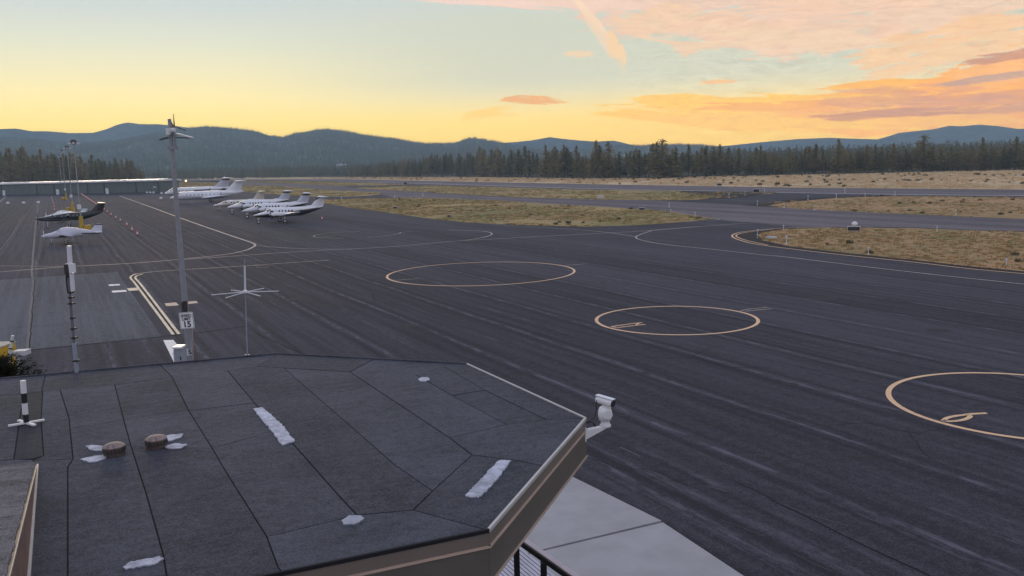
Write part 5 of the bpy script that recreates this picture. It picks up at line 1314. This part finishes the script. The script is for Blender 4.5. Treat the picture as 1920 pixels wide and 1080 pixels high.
# shingled higher roof on the left, rising towards the camera, with its brown side
SHG = roofing('shingle', (.135, .125, .125))
P0, P1 = G(66, 872.5, RZ + .02), G(-330, 907, RZ + .02)
Q0, Q1 = G(12, 1082, RZ + .78), G(-330, 1118, RZ + .78)
def lerp3(a, b, t): return a + (b - a) * t
NS = 26; EXT = 1.35
nrow = int(NS * EXT)
for i in range(nrow):
    t0, t1 = i / NS, (i + 1.25) / NS
    a, b, c, d = lerp3(P0, Q0, t0), lerp3(P1, Q1, t0), lerp3(P1, Q1, t1), lerp3(P0, Q0, t1)
    up = Vector((0, 0, .034)); j = cfr.uniform(-.006, .006); e = Vector((j, 0, 0))
    MB().rings([[a + e, b, c, d + e], [a + e + up * 1.3, b + up * 1.3, c + up * .05, d + e + up * .05]]).build('shingle_course', SHG, bldg)
R0, R1 = lerp3(P0, Q0, 0), lerp3(P0, Q0, EXT)
side = MB()
def wedge(name, off0, off1, m, ztop=0.0, zb=None):
    o0 = Vector((off0, 0, 0)); o1 = Vector((off1, 0, 0)); T0, T1 = R0 + Vector((0, 0, ztop)), R1 + Vector((0, 0, ztop))
    b0, b1 = Vector((R0.x, R0.y, RZ + .004)), Vector((R1.x, R1.y, RZ + .004))
    if zb is not None: b0, b1 = T0 - Vector((0, 0, zb)), T1 - Vector((0, 0, zb))
    return MB().rings([[T0 + o0, T1 + o0, b1 + o0, b0 + o0], [T0 + o1, T1 + o1, b1 + o1, b0 + o1]]).build(name, m, bldg)
wedge('side_wall', -.02, .02, mat('brown_side_flashing', (.17, .10, .085), .55, .35, 4)); wedge('edge_trim', .021, .032, mat('dull_edge_trim', (.26, .24, .22), .5, .2, 5), .014, .022)
b0, b1 = Vector((R0.x, R0.y)), Vector((R1.x, R1.y))
MB().prism([(b0.x + .021, b0.y), (b0.x + .045, b0.y), (b1.x + .055, b1.y), (b1.x + .021, b1.y)], RZ + .004, RZ + .04).build('base_flashing', DRIP, bldg)

# ------------------------------------------------------------ steel frame and deck boards under the corner
fr = empty('patio_frame', (0, 0, 0)); tag(fr, 'black steel post frame with a tan top rail below the corner of the roof', 'frame')
FZ = 3.0
t0, t1 = G(971, 1013, FZ), G(1130, 1126, FZ)
STL = mat('black_steel_frame', (.010, .010, .012), .45, .1, 5)
MB().beam(t0, t1, .09, .10).build('beam', STL, fr)
MB().beam(t0 + Vector((.03, .03, .065)), t1 + Vector((.03, .03, .065)), .12, .03).build('top_rail', mat('pinkish_rail', (.50, .42, .45), .5, .1, 5), fr)
for px, py in ((968, 1018), (1019, 1052), (1075, 1093)):
    q = G(px, py, FZ); MB().box((q.x, q.y, (FZ - .05) / 2 + .05), (.12, .12, FZ - .1)).build('post', STL, fr)
bd = empty('deck', (0, 0, 0)); tag(bd, 'pale ribbed deck boards seen through the black frame below the roof corner', 'deck')
e0, e1 = G(930, 1045, .1), G(985, 1000, .1)          # crossing direction
dirb = (G(1440, 1110, .1) - G(1076, 895, .1)).normalized(); nrm = Vector((dirb.y, -dirb.x, 0))
if nrm.x > 0: nrm = -nrm
start = G(1000, 1046, .1)
BRD = mat('pale_deck_board', (.46, .44, .50), .6, .18, 3)
for i in range(24):
    c0 = start + nrm * (.115 * i + .06) - dirb * 2.6
    c1 = c0 + dirb * 6.0
    MB().beam((c0.x, c0.y, .10), (c1.x, c1.y, .10), .085, .04).build('board', BRD, bd)
c0 = start - dirb * 2.6 + nrm * 2.8; 
for k in range(4):
    a_ = start - dirb * (2.2 - 1.7 * k); b_ = a_ + nrm * 2.8; MB().beam((a_.x, a_.y, .075 + .0), (b_.x, b_.y, .075), .06, .008).build('joist', STL, bd)

# ------------------------------------------------------------ pan-tilt camera on its arm
DY = G(*Dc, RZ).y
pc = empty('security_camera', at(1099, 812, DY)); tag(pc, 'white pan-tilt security camera on a tapered arm fixed to the corner of the roof', 'camera')
o_ = pc.location.copy()
def cr_(px, py, dy=0.0): return at(px, py, DY + dy) - o_
a0, a1 = cr_(1099, 813, .0), cr_(1139, 798.5, .1)
hh = Vector((0, 0, 1))
MB().rings([[a0 + Vector((0, -.06, .06)), a0 + Vector((0, .06, .06)), a0 + Vector((0, .06, -.07)), a0 + Vector((0, -.06, -.07))],
            [a1 + Vector((0, -.05, .015)), a1 + Vector((0, .05, .015)), a1 + Vector((0, .05, -.012)), a1 + Vector((0, -.05, -.012))]]).build('arm', WMAT, pc)
MB().box(a0 + Vector((-.012, 0, 0)), (.02, .16, .2)).build('wall_plate', WMAT, pc)
pcx = cr_(1133, 800, .1)
ks = DY / FPX
def cyl(z0, z1, r0, r1, name, x=0.0, n=20):
    b = cr_(1135 + x, 800, .1); return MB().tube(b + Vector((0, 0, z0 * ks)), b + Vector((0, 0, z1 * ks)), r0 * ks, r1 * ks, n).build(name, WMAT, pc, smooth=True)
cyl(1, 4, 11, 11, 'base_flange'); cyl(4, 13, 9.5, 8, 'pedestal')
bm_ = MB(); bb = cr_(1134.6, 800, .1)
bm_.lathe([(9 * ks, 12 * ks), (12 * ks, 15 * ks), (13.5 * ks, 24 * ks), (13.2 * ks, 32 * ks), (11 * ks, 38 * ks), (8 * ks, 41 * ks)], 20, bb).build('body', WMAT, pc, smooth=True)
sd = bb + Vector((4 * ks, -11 * ks, 28 * ks)); MB().tube(sd, sd + Vector((0, -4 * ks, 0)), 9.5 * ks, 9 * ks, 20).build('tilt_cover', WMAT, pc, smooth=True)
h0, h1 = cr_(1120, 748, .18), cr_(1149, 757, -.0)
hd2 = (h1 - h0).normalized()
hs = MB().tube(h0, h1, 7.4 * ks, 8.0 * ks, 18).build('housing', WMAT, pc, smooth=True)
MB().tube(h1 - hd2 * .002, h1 + hd2 * .012, 7.2 * ks, 7.2 * ks, 18).build('lens_window', DARKP, hs)
MB().beam(h0 + Vector((0, 0, 8.2 * ks)) - hd2 * .01, h1 + Vector((0, 0, 8.8 * ks)) + hd2 * .02, 11 * ks, 1.4 * ks).build('sunshield', WHITE, hs)
MB().box(cr_(1134, 761, .1), (7 * ks, 9 * ks, 5 * ks)).build('neck', WMAT, pc)
cab_p = smooth_line([cr_(1119, 750, .12), cr_(1118, 757, .15), cr_(1117.5, 768, .15), cr_(1115.5, 780, .15), cr_(1109, 787, .12), cr_(1104, 790, .08), cr_(1101, 793, .05)], 4)
MB().path(cab_p, .008, 6).build('cable', BLACK, pc)
cab2 = smooth_line([cr_(1100, 793, .04), cr_(1106, 791, .0), cr_(1112, 793, .0), cr_(1116, 800, .02)], 4); MB().path(cab2, .009, 6).build('cable', BLACK, pc)

# ------------------------------------------------------------ radio antenna with six ground radials
ap = G(462, 668.5, RZ); AY = ap.y
an = empty('radio_antenna', (ap.x, ap.y + .03, RZ + .0)); tag(an, 'white ground-plane radio antenna with six radials on a thin mast at the roof edge', 'antenna')
ao = Vector(an.location)
def ar(px, py, dy=0.03): return at(px, py, AY + dy) - ao
MB().tube((0, 0, -.3), ar(460, 549), .013, .012, 10).build('mast', mat('pale_mast', (.26, .29, .36), .5, .15, 6), an, smooth=True)
MB().box((0, .03, -.12), (.1, .06, .3)).build('bracket', STEEL, an)
MB().tube(ar(459.8, 547), ar(458.8, 499), .021, .019, 12).build('radome', mat('bluish_white_tube', (.62, .68, .75), .35, .06, 4), an, smooth=True)
MB().tube(ar(458.8, 499), ar(458.6, 486), .010, .008, 8).build('tip_rod', STEEL, an, smooth=True)
hub = ar(460, 547.5); MB().lathe([(.01, -.03), (.045, -.022), (.05, .02), (.02, .05)], 14, hub).build('hub', WMAT, an, smooth=True)
for i in range(6):
    a = R(12 + 60 * i); L = .66
    MB().tube(hub + Vector((.03 * math.cos(a), .03 * math.sin(a), 0)), hub + Vector((L * math.cos(a), L * math.sin(a), -.02)), .009, .008, 8).build('radial', WMAT, an, smooth=True)

# ------------------------------------------------------------ clamped mast with white tubes on the left
mp = G(142.6, 699, RZ); MY = mp.y
am = empty('antenna_mast', (mp.x, mp.y + .04, RZ)); tag(am, 'dark clamped mast with thick white antenna tubes at the roof edge on the left', 'antenna mast')
mo = Vector(am.location)
def mr(px, py, dy=.04): return at(px, py, MY + dy) - mo
MB().tube((0, 0, -.25), mr(138.6, 643), .042, .038, 12).build('lower_tube', mat('grey_blue_tube', (.27, .30, .36), .45, .12, 6), am, smooth=True)
MB().tube(mr(138.6, 643), mr(127.5, 512), .028, .024, 12).build('upper_tube', mat('dark_grey_tube', (.13, .14, .17), .45, .12, 6), am, smooth=True)
MB().tube(mr(131.5, 497), mr(129.5, 461), .046, .042, 14).build('antenna_tube', mat('pinkish_white_tube', (.66, .66, .72), .35, .06, 5), am, smooth=True)
MB().tube(mr(136.6, 545, .02), mr(134.4, 512, .02), .042, .042, 14).build('antenna_tube', mat('pinkish_white_tube', (.66, .66, .72), .35, .06, 5), am, smooth=True)
MB().box(mr(135.5, 503, 0), (.09, .09, .17)).build('junction_box', WMAT, am); MB().box(mr(127, 504, .05), (.09, .1, .19)).build('junction_box', DARKP, am)
MB().beam(mr(128, 496), mr(140, 497), .06, .03).build('bracket', WMAT, am); MB().beam(mr(126, 515), mr(138, 514), .06, .03).build('bracket', DARKP, am)
for y_, w_ in ((518, .05), (548, .045), (557.5, .05), (569, .055), (596, .04), (616, .05), (633, .055), (676, .065)):
    x_ = 128.2 + (y_ - 512) * .0795
    MB().box(mr(x_ + 1.5, y_), (w_ * 1.9, .09, .028)).build('clamp', BLACK, am)
MB().path([mr(124, 512, .02), mr(124.6, 530, .02), mr(127, 548, .02)], .012, 6).build('cable', BLACK, am)

# ------------------------------------------------------------ striped post on a cross foot, standing on the roof
sp = G(50, 795, RZ + .012)
ps = empty('striped_post', sp); tag(ps, 'short black and white striped post on a white cross foot standing on the roof', 'post')
SPY = sp.y
def sr(px, py): return at(px, py, SPY) - sp
k_ = (sp - Vector((0, 0, CAMH))).length / FPX
prev = Vector((0, 0, .03))
for j, (x_, y_, m_) in enumerate(((47.8, 776.5, BLACK), (46, 755.5, WMAT), (44.8, 737, BLACK), (43, 713.5, WMAT))):
    nx = sr(x_, y_); MB().tube(prev, nx, 4.3 * k_, 4.3 * k_, 12).build('sleeve', m_, ps, smooth=True); prev = nx
for a in (R(35), R(145), R(215), R(325)):
    MB().beam((0, 0, .02), (26 * k_ * math.cos(a), 26 * k_ * math.sin(a) , .02), 5 * k_, .025).build('foot', WMAT, ps)

# ------------------------------------------------------------ leaning banded pole, white bracket post and pine top at the left edge
lp = at(8, 735, 21.5); lpb = Vector((lp.x - .35, 21.5, 0))
lq = empty('banded_pole', lpb); tag(lq, 'leaning white pole with dark bands rising behind the roof at the left edge', 'pole')
def lr(px, py, Y=21.5): return at(px, py, Y) - lpb
MB().tube((0, 0, 0), lr(8, 730), .06, .055, 12).build('lower_pole', WMAT, lq, smooth=True)
MB().tube(lr(8, 730), lr(24, 629), .055, .035, 12).build('upper_pole', mat('greenish_white_tube', (.62, .72, .68), .4, .08, 5), lq, smooth=True)
for y_ in (639, 653, 669, 690): x_ = 24 - (y_ - 629) * .158; MB().tube(lr(x_ + .1, y_ - 1), lr(x_ - .1, y_ + 1.2), .052, .052, 10).build('band', DARKP, lq)
wp = at(30, 735, 22.5); wb = Vector((wp.x, 22.5, 0)); wq = empty('bracket_post', wb); tag(wq, 'white post with a flat horizontal arm behind the roof at the left edge', 'post')
def wr(px, py, Y=22.5): return at(px, py, Y) - wb
MB().tube((0, 0, 0), wr(31.5, 664), .055, .05, 10).build('post', WMAT, wq, smooth=True)
MB().beam(wr(29, 661), wr(52.5, 660), .3, .12).build('arm', mat('grey_white_arm', (.5, .5, .54), .5, .08, 4), wq)
yb = G(-30, 745); YY = yb.y; yq = empty('yellow_bin', yb); tag(yq, 'yellow container with a pale rim at the left picture edge behind the pine branches', 'container')
yt = at(0, 648, YY).z; yw = (at(14, 650, YY).x - yb.x) * 2
MB().box((0, 0, yt / 2), (yw, 1.4, yt)).build('body', mat('ochre_yellow', (.62, .36, .02), .5, .12, 3), yq); MB().box((0, 0, yt + .03), (yw + .06, 1.45, .06)).build('rim', mat('dull_rim', (.4, .36, .3), .6, .2, 4), yq)
for s_ in (-1, 1): MB().box((s_ * yw * .3, -.73, yt * .5), (.08, .08, yt * .9)).build('rib', YEL, yq)
# pine whose top looks over the roof edge
v, f = [], []
pr = random.Random(21); pbase = at(6, 700, 19.6)
tree = empty('pine_tree', (pbase.x, 19.6, 0)); tag(tree, 'dark pine whose top branches reach over the roof edge at the far left', 'tree')
TH = at(0, 668, 19.6).z
def pine_detail(H, n=230, Lm=1.35, zlo=.76):
    vs, fs = [], []
    for b in range(n):
        ff_ = zlo + (1 - zlo) * b / n; L = Lm * (1.02 - (ff_ - zlo) / (1 - zlo)) ** .55 * pr.uniform(.45, 1.05) + .08; a = pr.uniform(0, 6.283)
        for c in range(int(30 * L) + 6):
            s = (c + 1) / (int(30 * L) + 6); P = Vector((math.cos(a) * L * s, math.sin(a) * L * s, H * ff_ + .28 * L * s * s - .08)) + Vector((pr.gauss(0, .035), pr.gauss(0, .035), pr.gauss(0, .03)))
            for k in range(5):
                d1 = Vector((math.cos(a) + pr.gauss(0, .8), math.sin(a) + pr.gauss(0, .8), pr.gauss(.2, .6))).normalized() * pr.uniform(.07, .13)
                d2 = Vector((pr.gauss(0, 1), pr.gauss(0, 1), pr.gauss(0, 1))).normalized() * .008
                o = len(vs); vs += [tuple(P - d2), tuple(P + d2), tuple(P + d1)]; fs.append((o, o + 1, o + 2))
    return vs, fs
v, f = pine_detail(TH); MB().add(v, f).build('crown', needles('near_needles', (.022, .024, .012), (.03, .03, .016)), tree, fix=False)
v2, f2 = crown_mesh(TH * .8, 1.7, pr, nb=90, clump=8, base=.1, tri=.5); MB().add(v2, f2).build('lower_crown', N_DARK, tree, fix=False)
MB().tube((0, 0, 0), (0, 0, TH * .97), .14, .02, 10).build('trunk', BARK, tree)
